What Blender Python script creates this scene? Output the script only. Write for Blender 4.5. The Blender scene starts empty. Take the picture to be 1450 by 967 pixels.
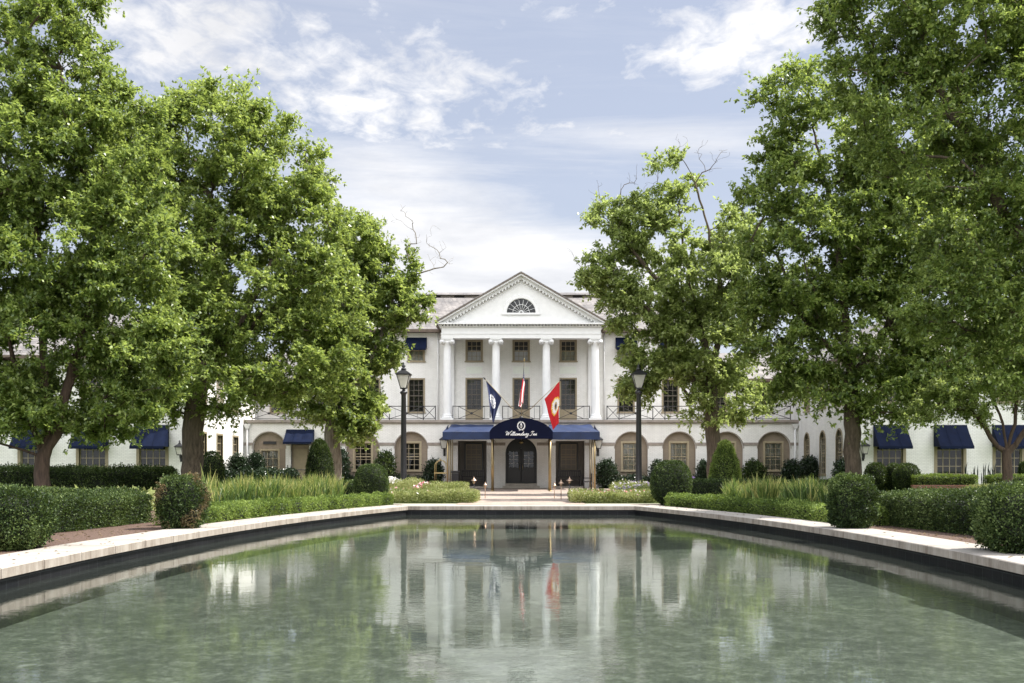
import bpy, bmesh, math, random
import numpy as np
from mathutils import Vector
PI = math.pi
random.seed(7)
sc = bpy.context.scene
COL = sc.collection
FPX, CX, CY, CAMH = 1410.0, 738.0, 664.0, 1.2

def W(px, py, d):
    """world point seen at photo pixel px,py at depth d metres (used only to measure the place)"""
    return ((px - CX) * d / FPX, d, CAMH + (CY - py) * d / FPX)

# ------------------------------------------------------------------ materials
MATS = {}
def new_mat(name):
    m = bpy.data.materials.new(name); m.use_nodes = True
    nt = m.node_tree; b = nt.nodes['Principled BSDF']
    MATS[name] = m
    return m, nt, b
def N(nt, typ, **kw):
    n = nt.nodes.new(typ)
    for k, v in kw.items():
        if k in n.inputs: n.inputs[k].default_value = v
        else: setattr(n, k, v)
    return n
def ramp(nt, stops):
    r = nt.nodes.new('ShaderNodeValToRGB')
    el = r.color_ramp.elements
    while len(el) < len(stops): el.new(0.5)
    for e, (p, c) in zip(el, stops):
        e.position = p; e.color = (c[0], c[1], c[2], 1)
    return r
def plain(name, col, rough=0.6, metal=0.0, noise=0.12, scale=6.0, bump=0.0, spec=0.5, bscale=None):
    """a colour with mottled wear and optional fine relief"""
    m, nt, b = new_mat(name)
    geo = N(nt, 'ShaderNodeNewGeometry')
    n = N(nt, 'ShaderNodeTexNoise', Scale=scale, Detail=6.0, Roughness=0.65)
    nt.links.new(geo.outputs['Position'], n.inputs['Vector'])
    lo = [c * (1 - noise) for c in col]; hi = [min(1, c * (1 + noise)) for c in col]
    r = ramp(nt, [(0.3, lo), (0.7, hi)])
    nt.links.new(n.outputs['Fac'], r.inputs['Fac'])
    nt.links.new(r.outputs['Color'], b.inputs['Base Color'])
    b.inputs['Roughness'].default_value = rough
    b.inputs['Metallic'].default_value = metal
    b.inputs['Specular IOR Level'].default_value = spec
    if bump > 0:
        n2 = N(nt, 'ShaderNodeTexNoise', Scale=bscale or scale * 8, Detail=4.0)
        nt.links.new(geo.outputs['Position'], n2.inputs['Vector'])
        bp = N(nt, 'ShaderNodeBump', Strength=bump, Distance=0.02)
        nt.links.new(n2.outputs['Fac'], bp.inputs['Height'])
        nt.links.new(bp.outputs['Normal'], b.inputs['Normal'])
    return m

def brick_mat(name, c1, c2, cm, bump=0.35, rough=0.7, stain=0.12, w=0.22, h=0.075):
    m, nt, b = new_mat(name)
    geo = N(nt, 'ShaderNodeNewGeometry')
    sep = N(nt, 'ShaderNodeSeparateXYZ'); nt.links.new(geo.outputs['Position'], sep.inputs[0])
    add = N(nt, 'ShaderNodeMath', operation='ADD')
    nt.links.new(sep.outputs['X'], add.inputs[0]); nt.links.new(sep.outputs['Y'], add.inputs[1])
    com = N(nt, 'ShaderNodeCombineXYZ')
    nt.links.new(add.outputs[0], com.inputs['X']); nt.links.new(sep.outputs['Z'], com.inputs['Y'])
    br = N(nt, 'ShaderNodeTexBrick', Scale=1.0)
    br.inputs['Brick Width'].default_value = w; br.inputs['Row Height'].default_value = h
    br.inputs['Mortar Size'].default_value = 0.008; br.inputs['Mortar Smooth'].default_value = 0.4
    br.inputs['Bias'].default_value = 0.0
    br.inputs['Color1'].default_value = (*c1, 1); br.inputs['Color2'].default_value = (*c2, 1); br.inputs['Mortar'].default_value = (*cm, 1)
    nt.links.new(com.outputs[0], br.inputs['Vector'])
    n = N(nt, 'ShaderNodeTexNoise', Scale=0.9, Detail=7.0, Roughness=0.7)
    mp = N(nt, 'ShaderNodeMapping'); mp.inputs['Scale'].default_value = (1, 1, 0.45)
    nt.links.new(geo.outputs['Position'], mp.inputs['Vector']); nt.links.new(mp.outputs[0], n.inputs['Vector'])
    r = ramp(nt, [(0.35, (1 - stain, 1 - stain, 1 - stain * 1.15)), (0.62, (1, 1, 1))])
    nt.links.new(n.outputs['Fac'], r.inputs['Fac'])
    mx = N(nt, 'ShaderNodeMix', data_type='RGBA', blend_type='MULTIPLY'); mx.inputs[0].default_value = 1
    nt.links.new(br.outputs['Color'], mx.inputs[6]); nt.links.new(r.outputs['Color'], mx.inputs[7])
    nt.links.new(mx.outputs[2], b.inputs['Base Color'])
    bp = N(nt, 'ShaderNodeBump', Strength=bump, Distance=0.012, invert=True)
    nt.links.new(br.outputs['Fac'], bp.inputs['Height'])
    n3 = N(nt, 'ShaderNodeTexNoise', Scale=14.0, Detail=4.0)
    nt.links.new(geo.outputs['Position'], n3.inputs['Vector'])
    bp2 = N(nt, 'ShaderNodeBump', Strength=0.25, Distance=0.01)
    nt.links.new(n3.outputs['Fac'], bp2.inputs['Height']); nt.links.new(bp.outputs['Normal'], bp2.inputs['Normal'])
    nt.links.new(bp2.outputs['Normal'], b.inputs['Normal'])
    b.inputs['Roughness'].default_value = rough
    return m

def leaf_mat(name, dark, mid, light, trans, tfac=0.4, rough=0.45, spec=0.35):
    m, nt, b = new_mat(name)
    at = N(nt, 'ShaderNodeAttribute', attribute_name='tone')
    r = ramp(nt, [(0.0, dark), (0.5, mid), (1.0, light)])
    nt.links.new(at.outputs['Fac'], r.inputs['Fac'])
    nt.links.new(r.outputs['Color'], b.inputs['Base Color'])
    b.inputs['Roughness'].default_value = rough; b.inputs['Specular IOR Level'].default_value = spec
    tr = N(nt, 'ShaderNodeBsdfTranslucent')
    mul = N(nt, 'ShaderNodeMix', data_type='RGBA', blend_type='MIX'); mul.inputs[0].default_value = 0.6
    nt.links.new(r.outputs['Color'], mul.inputs[6]); mul.inputs[7].default_value = (*trans, 1)
    nt.links.new(mul.outputs[2], tr.inputs['Color'])
    ms = N(nt, 'ShaderNodeMixShader', Fac=tfac)
    nt.links.new(b.outputs[0], ms.inputs[1]); nt.links.new(tr.outputs[0], ms.inputs[2])
    nt.links.new(ms.outputs[0], nt.nodes['Material Output'].inputs['Surface'])
    return m

white_brick = brick_mat('white_painted_brick', (0.82, 0.81, 0.785), (0.76, 0.75, 0.73), (0.56, 0.55, 0.535))
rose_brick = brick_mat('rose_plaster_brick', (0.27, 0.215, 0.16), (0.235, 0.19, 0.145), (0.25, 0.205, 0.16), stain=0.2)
red_brick = brick_mat('red_garden_brick', (0.32, 0.13, 0.09), (0.24, 0.10, 0.075), (0.35, 0.30, 0.26), stain=0.25)
white_paint = plain('white_paint', (0.71, 0.71, 0.705), 0.5, noise=0.05, scale=3)
tan_trim = plain('tan_trim_paint', (0.26, 0.215, 0.14), 0.55, noise=0.1, scale=5)
tan_light = plain('pale_tan_trim_paint', (0.34, 0.285, 0.19), 0.55, noise=0.1, scale=5)
band_mat = plain('taupe_band_stone', (0.27, 0.235, 0.205), 0.7, noise=0.25, scale=3, bump=0.2)
gutter_mat = plain('brown_gutter', (0.10, 0.07, 0.05), 0.6, noise=0.3, scale=5)
stone = plain('weathered_step_stone', (0.42, 0.38, 0.33), 0.8, noise=0.2, scale=4, bump=0.3)
iron = plain('black_wrought_iron', (0.022, 0.022, 0.025), 0.5, noise=0.2)
black_metal = plain('black_cast_metal', (0.018, 0.018, 0.021), 0.38, noise=0.3, scale=14, bump=0.15)
brass = plain('polished_brass', (0.50, 0.40, 0.20), 0.35, metal=1.0, noise=0.1)
brass_dull = plain('brass_post', (0.30, 0.23, 0.12), 0.36, metal=0.85, noise=0.2, scale=3)
copper = plain('copper_cap', (0.42, 0.30, 0.22), 0.4, metal=1.0, noise=0.15)
navy = plain('navy_canvas', (0.004, 0.0085, 0.028), 0.7, noise=0.25, scale=3, bump=0.12, bscale=9)
navy_dark = plain('dark_navy_canvas', (0.0045, 0.007, 0.026), 0.8, noise=0.15, scale=3)
for q_ in (navy, navy_dark): q_.node_tree.nodes['Principled BSDF'].inputs['Specular IOR Level'].default_value = 0.12
sunlit_blue = plain('sunlit_blue_canvas', (0.009, 0.024, 0.078), 0.6, noise=0.35, scale=2.2, bump=0.15, bscale=7)  # navy canvas of the side awnings, sunlight put into a lighter blue
flag_navy = plain('flag_navy', (0.008, 0.016, 0.07), 0.75, noise=0.1)
flag_red = plain('flag_red', (0.50, 0.008, 0.016), 0.75, noise=0.12)
flag_white = plain('flag_white', (0.78, 0.78, 0.80), 0.75, noise=0.04)
flag_gold = plain('flag_gold', (0.75, 0.45, 0.05), 0.75, noise=0.1)
flag_grey = plain('flag_grey_blue', (0.25, 0.28, 0.36), 0.75, noise=0.2)
white_ink = plain('white_canvas_print', (0.85, 0.86, 0.88), 0.7, noise=0.03)
dark_door = plain('black_door_paint', (0.012, 0.012, 0.016), 0.3, noise=0.2)
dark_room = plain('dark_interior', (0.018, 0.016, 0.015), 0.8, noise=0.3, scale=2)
dark_sash = plain('dark_sash_paint', (0.10, 0.085, 0.065), 0.6)
curtain = plain('pale_curtain_cloth', (0.62, 0.60, 0.55), 0.85, noise=0.08, scale=8)
grey_curtain = plain('grey_curtain_cloth', (0.06, 0.056, 0.052), 0.9, noise=0.3, scale=6)
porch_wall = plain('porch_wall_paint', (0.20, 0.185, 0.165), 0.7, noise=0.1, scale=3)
tile = brick_mat('dark_pool_tile', (0.007, 0.008, 0.010), (0.012, 0.012, 0.014), (0.025, 0.027, 0.03), bump=0.3, rough=0.55, stain=0.3, w=0.3, h=0.15); tile.node_tree.nodes['Principled BSDF'].inputs['Specular IOR Level'].default_value = 0.12
panel_mint = plain('pale_mint_panel', (0.70, 0.73, 0.665), 0.6, noise=0.04)
white_flower = plain('white_petals', (0.75, 0.74, 0.70), 0.7)
pink_flower = plain('pink_petals', (0.70, 0.24, 0.27), 0.7, noise=0.3)
lilac_flower = plain('lilac_petals', (0.36, 0.27, 0.50), 0.7, noise=0.3)

# lamp glass: hazy, lets light through
m, nt, b = new_mat('hazy_lantern_glass'); lantern_glass = m
b.inputs['Base Color'].default_value = (0.86, 0.85, 0.80, 1); b.inputs['Roughness'].default_value = 0.25
tr = N(nt, 'ShaderNodeBsdfTransparent'); ms = N(nt, 'ShaderNodeMixShader', Fac=0.28)
tl = N(nt, 'ShaderNodeBsdfTranslucent'); tl.inputs['Color'].default_value = (0.9, 0.88, 0.82, 1)
ms2 = N(nt, 'ShaderNodeMixShader', Fac=0.5)
nt.links.new(b.outputs[0], ms2.inputs[1]); nt.links.new(tl.outputs[0], ms2.inputs[2])
nt.links.new(ms2.outputs[0], ms.inputs[1]); nt.links.new(tr.outputs[0], ms.inputs[2])
nt.links.new(ms.outputs[0], nt.nodes['Material Output'].inputs['Surface'])
# window glass
m, nt, b = new_mat('window_glass'); glass = m
gl = N(nt, 'ShaderNodeBsdfGlossy', Roughness=0.03); gl.inputs['Color'].default_value = (0.95, 0.97, 1, 1)
tr = N(nt, 'ShaderNodeBsdfTransparent'); tr.inputs['Color'].default_value = (0.80, 0.82, 0.82, 1)
fr = N(nt, 'ShaderNodeFresnel', IOR=1.6)
n = N(nt, 'ShaderNodeTexNoise', Scale=1.3, Detail=2.0); bp = N(nt, 'ShaderNodeBump', Strength=0.05, Distance=0.02)
geo = N(nt, 'ShaderNodeNewGeometry'); nt.links.new(geo.outputs['Position'], n.inputs['Vector'])
nt.links.new(n.outputs['Fac'], bp.inputs['Height']); nt.links.new(bp.outputs[0], gl.inputs['Normal'])
ad = N(nt, 'ShaderNodeMath', operation='MULTIPLY_ADD'); ad.inputs[1].default_value = 1.0; ad.inputs[2].default_value = 0.0
nt.links.new(fr.outputs[0], ad.inputs[0])
ms = N(nt, 'ShaderNodeMixShader'); nt.links.new(ad.outputs[0], ms.inputs[0])
nt.links.new(tr.outputs[0], ms.inputs[1]); nt.links.new(gl.outputs[0], ms.inputs[2])
nt.links.new(ms.outputs[0], nt.nodes['Material Output'].inputs['Surface'])
nt.nodes.remove(b)
# slate roof
m, nt, b = new_mat('weathered_slate'); slate = m
geo = N(nt, 'ShaderNodeNewGeometry'); sep = N(nt, 'ShaderNodeSeparateXYZ'); nt.links.new(geo.outputs['Position'], sep.inputs[0])
com = N(nt, 'ShaderNodeCombineXYZ')
ad = N(nt, 'ShaderNodeMath', operation='ADD'); nt.links.new(sep.outputs['Y'], ad.inputs[0]); nt.links.new(sep.outputs['X'], ad.inputs[1])
nt.links.new(ad.outputs[0], com.inputs['X']); nt.links.new(sep.outputs['Z'], com.inputs['Y'])
br = N(nt, 'ShaderNodeTexBrick', Scale=1.0); br.inputs['Brick Width'].default_value = 0.3; br.inputs['Row Height'].default_value = 0.14
br.inputs['Mortar Size'].default_value = 0.012
br.inputs['Color1'].default_value = (0.215, 0.207, 0.20, 1); br.inputs['Color2'].default_value = (0.165, 0.16, 0.16, 1); br.inputs['Mortar'].default_value = (0.10, 0.09, 0.09, 1)
nt.links.new(com.outputs[0], br.inputs['Vector'])
n = N(nt, 'ShaderNodeTexNoise', Scale=1.1, Detail=8.0, Roughness=0.7); nt.links.new(geo.outputs['Position'], n.inputs['Vector'])
r = ramp(nt, [(0.35, (0.6, 0.6, 0.62)), (0.5, (1, 0.97, 0.95)), (0.68, (1.5, 1.45, 1.4))]); nt.links.new(n.outputs['Fac'], r.inputs['Fac'])
mx = N(nt, 'ShaderNodeMix', data_type='RGBA', blend_type='MULTIPLY'); mx.inputs[0].default_value = 1
nt.links.new(br.outputs['Color'], mx.inputs[6]); nt.links.new(r.outputs['Color'], mx.inputs[7]); nt.links.new(mx.outputs[2], b.inputs['Base Color'])
b.inputs['Roughness'].default_value = 0.7
bp = N(nt, 'ShaderNodeBump', Strength=0.6, Distance=0.02, invert=True); nt.links.new(br.outputs['Fac'], bp.inputs['Height']); nt.links.new(bp.outputs[0], b.inputs['Normal'])
# bark
def bark(name, c1, c2):
    m, nt, b = new_mat(name)
    geo = N(nt, 'ShaderNodeNewGeometry'); mp = N(nt, 'ShaderNodeMapping'); mp.inputs['Scale'].default_value = (14, 14, 2.2)
    nt.links.new(geo.outputs['Position'], mp.inputs[0])
    n = N(nt, 'ShaderNodeTexNoise', Scale=1.0, Detail=8.0, Roughness=0.7); nt.links.new(mp.outputs[0], n.inputs['Vector'])
    r = ramp(nt, [(0.35, c1), (0.65, c2)]); nt.links.new(n.outputs['Fac'], r.inputs['Fac']); nt.links.new(r.outputs[0], b.inputs['Base Color'])
    b.inputs['Roughness'].default_value = 0.9
    bp = N(nt, 'ShaderNodeBump', Strength=0.9, Distance=0.05); nt.links.new(n.outputs['Fac'], bp.inputs['Height']); nt.links.new(bp.outputs[0], b.inputs['Normal'])
    return m
bark_oak = bark('oak_bark', (0.045, 0.033, 0.024), (0.14, 0.105, 0.075))
bark_pale = bark('pale_flaky_bark', (0.11, 0.09, 0.07), (0.30, 0.26, 0.21))
bark_brown = bark('smooth_brown_bark', (0.035, 0.022, 0.015), (0.10, 0.065, 0.046))
# foliage
leaf_oak = leaf_mat('oak_leaves', (0.010, 0.026, 0.007), (0.112, 0.178, 0.044), (0.39, 0.47, 0.155), (0.44, 0.54, 0.10), 0.48, 0.38, 0.6)
leaf_fresh = leaf_mat('fresh_maple_leaves', (0.013, 0.032, 0.008), (0.142, 0.212, 0.054), (0.43, 0.50, 0.17), (0.48, 0.58, 0.11), 0.48, 0.38, 0.6)
leaf_yellow = leaf_mat('yellowing_leaves', (0.045, 0.068, 0.022), (0.19, 0.25, 0.075), (0.43, 0.50, 0.20), (0.52, 0.62, 0.16), 0.52, 0.4, 0.5)
leaf_dark = leaf_mat('dark_holly_leaves', (0.008, 0.018, 0.008), (0.018, 0.036, 0.015), (0.04, 0.07, 0.03), (0.04, 0.08, 0.02), 0.15, 0.35, 0.5)
leaf_box = leaf_mat('boxwood_leaves', (0.006, 0.014, 0.005), (0.036, 0.064, 0.017), (0.15, 0.20, 0.065), (0.14, 0.20, 0.03), 0.22, 0.5, 0.22)
leaf_boxlight = leaf_mat('light_boxwood_leaves', (0.016, 0.034, 0.008), (0.115, 0.18, 0.040), (0.32, 0.40, 0.11), (0.30, 0.40, 0.06), 0.38, 0.5, 0.22)
leaf_bed = leaf_mat('bed_leaves', (0.10, 0.14, 0.04), (0.24, 0.28, 0.09), (0.42, 0.40, 0.20), (0.42, 0.46, 0.14), 0.35)
leaf_brown = leaf_mat('browned_leaves', (0.05, 0.06, 0.02), (0.12, 0.09, 0.04), (0.26, 0.19, 0.10), (0.25, 0.18, 0.08), 0.25)
blade_mat = leaf_mat('reed_blades', (0.012, 0.030, 0.008), (0.095, 0.16, 0.034), (0.36, 0.34, 0.11), (0.22, 0.31, 0.05), 0.35)
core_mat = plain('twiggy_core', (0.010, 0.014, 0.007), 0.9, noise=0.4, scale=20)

# ------------------------------------------------------------------ object helpers
def wloc(o):
    v = Vector((0, 0, 0))
    while o is not None:
        v += Vector(o.location); o = o.parent
    return v
def tag(o, label=None, cat=None, group=None, kind=None):
    if label: o['label'] = label
    if cat: o['category'] = cat
    if group: o['group'] = group
    if kind: o['kind'] = kind
    return o
def thing(name, label, cat, loc=(0, 0, 0), group=None, rz=0):
    o = bpy.data.objects.new(name, None); COL.objects.link(o)
    o.location = loc; o.rotation_euler = (0, 0, rz); o.empty_display_size = 0.3
    return tag(o, label, cat, group)
def copy_tree(o, parent=None):
    c = o.copy(); COL.objects.link(c)
    if parent is not None: c.parent = parent
    for ch in [x for x in bpy.data.objects if x.parent == o]:
        copy_tree(ch, c)
    return c
def link_mesh(name, me, parent=None, loc=(0, 0, 0), rz=0):
    o = bpy.data.objects.new(name, me); COL.objects.link(o)
    if parent is not None: o.parent = parent
    o.location = loc; o.rotation_euler = (0, 0, rz)
    return o

class MB:
    def __init__(s): s.v = []; s.f = []; s.m = []; s.sm = []
    def add(s, vs, fs, m=0, smooth=False):
        o = len(s.v); s.v += [tuple(v) for v in vs]
        for f in fs: s.f.append([i + o for i in f]); s.m.append(m); s.sm.append(smooth)
        return s
    def box(s, x0, x1, y0, y1, z0, z1, m=0):
        vs = [(x, y, z) for z in (z0, z1) for y in (y0, y1) for x in (x0, x1)]
        return s.add(vs, [(0, 2, 3, 1), (4, 5, 7, 6), (0, 1, 5, 4), (2, 6, 7, 3), (0, 4, 6, 2), (1, 3, 7, 5)], m)
    def tube(s, pts, rad, n=8, m=0, cap=True, smooth=True, squash=None):
        P = [Vector(p) for p in pts]; k = len(P)
        if not hasattr(rad, '__len__'): rad = [rad] * k
        vs = []; up = None
        for i in range(k):
            t = (P[min(i + 1, k - 1)] - P[max(i - 1, 0)])
            t = t.normalized() if t.length > 1e-9 else Vector((0, 0, 1))
            if up is None:
                up = Vector((0, 0, 1)) if abs(t.z) < 0.9 else Vector((0, 1, 0))
            a = t.cross(up)
            if a.length < 1e-6: a = t.cross(Vector((1, 0, 0)))
            a.normalize(); b2 = t.cross(a).normalized(); up = -b2 if (-b2).dot(up) > 0 else b2
            for j in range(n):
                an = 2 * PI * (j + 0.5) / n
                vs.append(P[i] + (a * math.cos(an) + b2 * math.sin(an)) * rad[i])
        fs = [(i * n + j, i * n + (j + 1) % n, (i + 1) * n + (j + 1) % n, (i + 1) * n + j) for i in range(k - 1) for j in range(n)]
        if cap: fs += [tuple(range(n - 1, -1, -1)), tuple((k - 1) * n + j for j in range(n))]
        return s.add(vs, fs, m, smooth)
    def lathe(s, prof, c=(0, 0), n=20, m=0, smooth=True):
        vs = [(c[0] + r * math.cos(2 * PI * j / n), c[1] + r * math.sin(2 * PI * j / n), z) for r, z in prof for j in range(n)]
        k = len(prof)
        fs = [(i * n + j, i * n + (j + 1) % n, (i + 1) * n + (j + 1) % n, (i + 1) * n + j) for i in range(k - 1) for j in range(n)]
        if prof[0][0] > 1e-4: fs.append(tuple(range(n - 1, -1, -1)))
        if prof[-1][0] > 1e-4: fs.append(tuple((k - 1) * n + j for j in range(n)))
        return s.add(vs, fs, m, smooth)
    def prism(s, poly, y0, y1, m=0):
        """poly: list of (x,z), extruded along y"""
        k = len(poly)
        vs = [(x, y0, z) for x, z in poly] + [(x, y1, z) for x, z in poly]
        fs = [tuple(range(k)), tuple(range(2 * k - 1, k - 1, -1))] + [(i, i + k, (i + 1) % k + k, (i + 1) % k) for i in range(k)]
        return s.add(vs, fs, m)
    def prism_z(s, poly, z0, z1, m=0):
        k = len(poly)
        vs = [(x, y, z0) for x, y in poly] + [(x, y, z1) for x, y in poly]
        fs = [tuple(range(k - 1, -1, -1)), tuple(range(k, 2 * k))] + [(i, (i + 1) % k, (i + 1) % k + k, i + k) for i in range(k)]
        return s.add(vs, fs, m)
    def prism_x(s, poly, x0, x1, m=0):
        """poly: list of (y,z)"""
        k = len(poly)
        vs = [(x0, y, z) for y, z in poly] + [(x1, y, z) for y, z in poly]
        fs = [tuple(range(k - 1, -1, -1)), tuple(range(k, 2 * k))] + [(i, (i + 1) % k, (i + 1) % k + k, i + k) for i in range(k)]
        return s.add(vs, fs, m)
    def quad(s, a, b, c, d, m=0): return s.add([a, b, c, d], [(0, 1, 2, 3)], m)
    def holes(s, outer, holes, y, depth, frame=None, m=0, rev=None):
        """wall face with openings. outer/holes are (u,z) loops; frame(u,y,z)->xyz; reveals run depth inwards"""
        fr = frame or (lambda u, yy, z: (u, yy, z))
        bm = bmesh.new()
        for lp in [outer] + holes:
            vv = [bm.verts.new((u, z, 0)) for u, z in lp]
            for i in range(len(vv)): bm.edges.new((vv[i], vv[(i + 1) % len(vv)]))
        bmesh.ops.triangle_fill(bm, use_beauty=True, use_dissolve=False, edges=bm.edges[:])
        bm.verts.index_update()
        s.add([fr(v.co.x, y, v.co.y) for v in bm.verts], [tuple(v.index for v in f.verts) for f in bm.faces], m)
        bm.free()
        for lp in holes:
            k = len(lp)
            vs = [fr(u, y, z) for u, z in lp] + [fr(u, y + depth, z) for u, z in lp]
            s.add(vs, [(i, (i + 1) % k, (i + 1) % k + k, i + k) for i in range(k)], m if rev is None else rev)
        return s
    def mesh(s, name, mats, origin=(0, 0, 0)):
        me = bpy.data.meshes.new(name)
        ox, oy, oz = origin
        me.from_pydata([(x - ox, y - oy, z - oz) for x, y, z in s.v], [], s.f)
        if not isinstance(mats, (list, tuple)): mats = [mats]
        for mm in mats: me.materials.append(mm)
        me.polygons.foreach_set('material_index', s.m)
        me.polygons.foreach_set('use_smooth', s.sm)
        me.update()
        bm = bmesh.new(); bm.from_mesh(me)
        bmesh.ops.recalc_face_normals(bm, faces=bm.faces)
        if max(v[2] for v in s.v) - min(v[2] for v in s.v) < 1e-3 and sum(f.normal.z * f.calc_area() for f in bm.faces) < 0: bmesh.ops.reverse_faces(bm, faces=bm.faces)
        bm.to_mesh(me); bm.free()
        return me
    def build(s, name, mats, parent=None, own=None):
        """own: the object's own base point (top-level one-mesh things)"""
        if parent is not None:
            return link_mesh(name, s.mesh(name, mats, wloc(parent)), parent)
        o = own or (0, 0, 0)
        return link_mesh(name, s.mesh(name, mats, o), None, o)

def rect(x0, x1, z0, z1): return [(x0, z0), (x1, z0), (x1, z1), (x0, z1)]
def arch(xc, w, z0, ztop, n=16):
    r = w / 2; zs = ztop - r
    return [(xc - r, z0), (xc + r, z0)] + [(xc + r * math.cos(PI * i / n), zs + r * math.sin(PI * i / n)) for i in range(n + 1)]

# ------------------------------------------------------------------ foliage helpers (numpy)
def nz(P, rng, f=1.0, k=5):
    """cheap smooth noise -1..1"""
    out = np.zeros(len(P)); 
    for i in range(k):
        d = rng.normal(size=3) * f * (1 + 0.6 * i); out += np.sin(P @ d + rng.uniform(0, 6.28)) / (1 + 0.4 * i)
    return out / 2.2
def unit(a): return a / (np.linalg.norm(a, axis=1, keepdims=True) + 1e-9)
def mesh_np(name, V, F, mats, tone=None, midx=None, smooth=False):
    """V (n,3), F (m,k) faces of equal size"""
    me = bpy.data.meshes.new(name)
    m_, k = F.shape
    me.vertices.add(len(V)); me.vertices.foreach_set('co', V.astype(np.float32).ravel())
    me.loops.add(m_ * k); me.loops.foreach_set('vertex_index', F.astype(np.int32).ravel())
    me.polygons.add(m_); me.polygons.foreach_set('loop_start', np.arange(0, m_ * k, k, dtype=np.int32))
    if midx is not None: me.polygons.foreach_set('material_index', midx.astype(np.int32))
    for mm in (mats if isinstance(mats, (list, tuple)) else [mats]): me.materials.append(mm)
    me.update(calc_edges=True)
    if tone is not None:
        a = me.attributes.new('tone', 'FLOAT', 'FACE'); a.data.foreach_set('value', tone.astype(np.float32))
    if smooth: me.polygons.foreach_set('use_smooth', np.ones(m_, dtype=bool))
    return me
def leaves(P, D, rng, L, Wd, up=0.5, fold=0.15):
    """kite leaves: base P, direction D, length L, width Wd -> V,F"""
    n = len(P); L = np.broadcast_to(L, (n,))[:, None]; Wd = np.broadcast_to(Wd, (n,))[:, None]
    nr = unit(rng.normal(size=(n, 3)) + np.array([0, 0, up * 2.0]))
    S = unit(np.cross(D, nr)); Nn = np.cross(S, D)
    V = np.stack([P, P + D * L * 0.45 + S * Wd * 0.5 + Nn * L * fold, P + D * L, P + D * L * 0.45 - S * Wd * 0.5 + Nn * L * fold], 1).reshape(-1, 3)
    F = np.arange(n * 4).reshape(-1, 4)
    return V, F
def obj_np(name, V, F, mats, parent=None, origin=None, tone=None, midx=None, smooth=False):
    o = Vector(origin) if origin is not None else (wloc(parent) if parent is not None else Vector((0, 0, 0)))
    me = mesh_np(name, V - np.array(o), F, mats, tone, midx, smooth)
    return link_mesh(name, me, parent, (0, 0, 0) if parent is not None else tuple(o))

# clipped / loose shrubs -----------------------------------------------------
def shrub(name, x, y, rx, ry, h, mat, label, cat='shrub', group=None, n=9000, L=0.045, e=2.6, loose=0.03, lump=0.05, seed=1, z0=0.0, cone=0.0, patch=None):
    rng = np.random.default_rng(seed)
    d = unit(rng.normal(size=(n, 3)))
    def surf(d, k=1.0):
        r = (np.abs(d[:, 0]) ** e + np.abs(d[:, 1]) ** e + np.abs(d[:, 2]) ** e) ** (-1.0 / e)
        P = d * r[:, None]
        if cone > 0:
            t = (P[:, 2] + 1) / 2
            w = (1 - cone * t ** 1.2)
            P[:, 0] *= w; P[:, 1] *= w
        else:
            t = (P[:, 2] + 1) / 2
            P[:, :2] *= (1 - 0.10 * np.clip(0.35 - t, 0, 1))[:, None]
        return P * np.array([rx, ry, h / 2]) * k
    P = surf(d)
    rr = np.random.default_rng(seed + 5)
    disp = nz(P, rr, 5.0 / max(rx, 0.4)) * lump
    jit = rng.normal(size=n) * loose
    P = P + d * (disp + jit)[:, None]
    P[:, 2] = np.maximum(P[:, 2] + h / 2, 0.01)
    P += np.array([x, y, z0])
    D = unit(d * 0.9 + rng.normal(size=(n, 3)) * 0.8 + np.array([0, 0, 0.35]))
    V, F = leaves(P - D * L * 0.5, D, rng, L * rng.uniform(0.7, 1.3, n), L * 0.62, up=0.2)
    V[:, 2] = np.maximum(V[:, 2], z0 + 0.005)
    tone = np.clip(0.45 + nz(P, np.random.default_rng(seed + 9), 3.0) * 0.32 + rng.normal(size=n) * 0.27, 0, 1)
    mats = [mat]; midx = np.zeros(n, int)
    if patch is not None:
        q = nz(P, np.random.default_rng(seed + 3), 4.0)
        midx = (q > patch).astype(int); mats = [mat, leaf_brown]
    t = thing(name, label, cat, (x, y, z0), group)
    obj_np('foliage', V, F, mats, t, None, tone, midx)
    # dense inner twigs
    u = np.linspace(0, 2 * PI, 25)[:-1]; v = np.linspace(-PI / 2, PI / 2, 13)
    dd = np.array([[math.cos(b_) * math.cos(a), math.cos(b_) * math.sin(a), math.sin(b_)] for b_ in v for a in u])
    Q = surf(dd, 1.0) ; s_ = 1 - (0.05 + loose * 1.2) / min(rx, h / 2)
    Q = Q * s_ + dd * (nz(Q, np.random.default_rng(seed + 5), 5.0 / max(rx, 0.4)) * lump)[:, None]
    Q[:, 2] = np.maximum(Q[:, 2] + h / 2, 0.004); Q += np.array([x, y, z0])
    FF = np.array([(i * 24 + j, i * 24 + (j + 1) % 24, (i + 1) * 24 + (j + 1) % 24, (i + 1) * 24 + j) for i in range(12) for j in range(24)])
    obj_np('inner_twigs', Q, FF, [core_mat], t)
    return t

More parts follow.
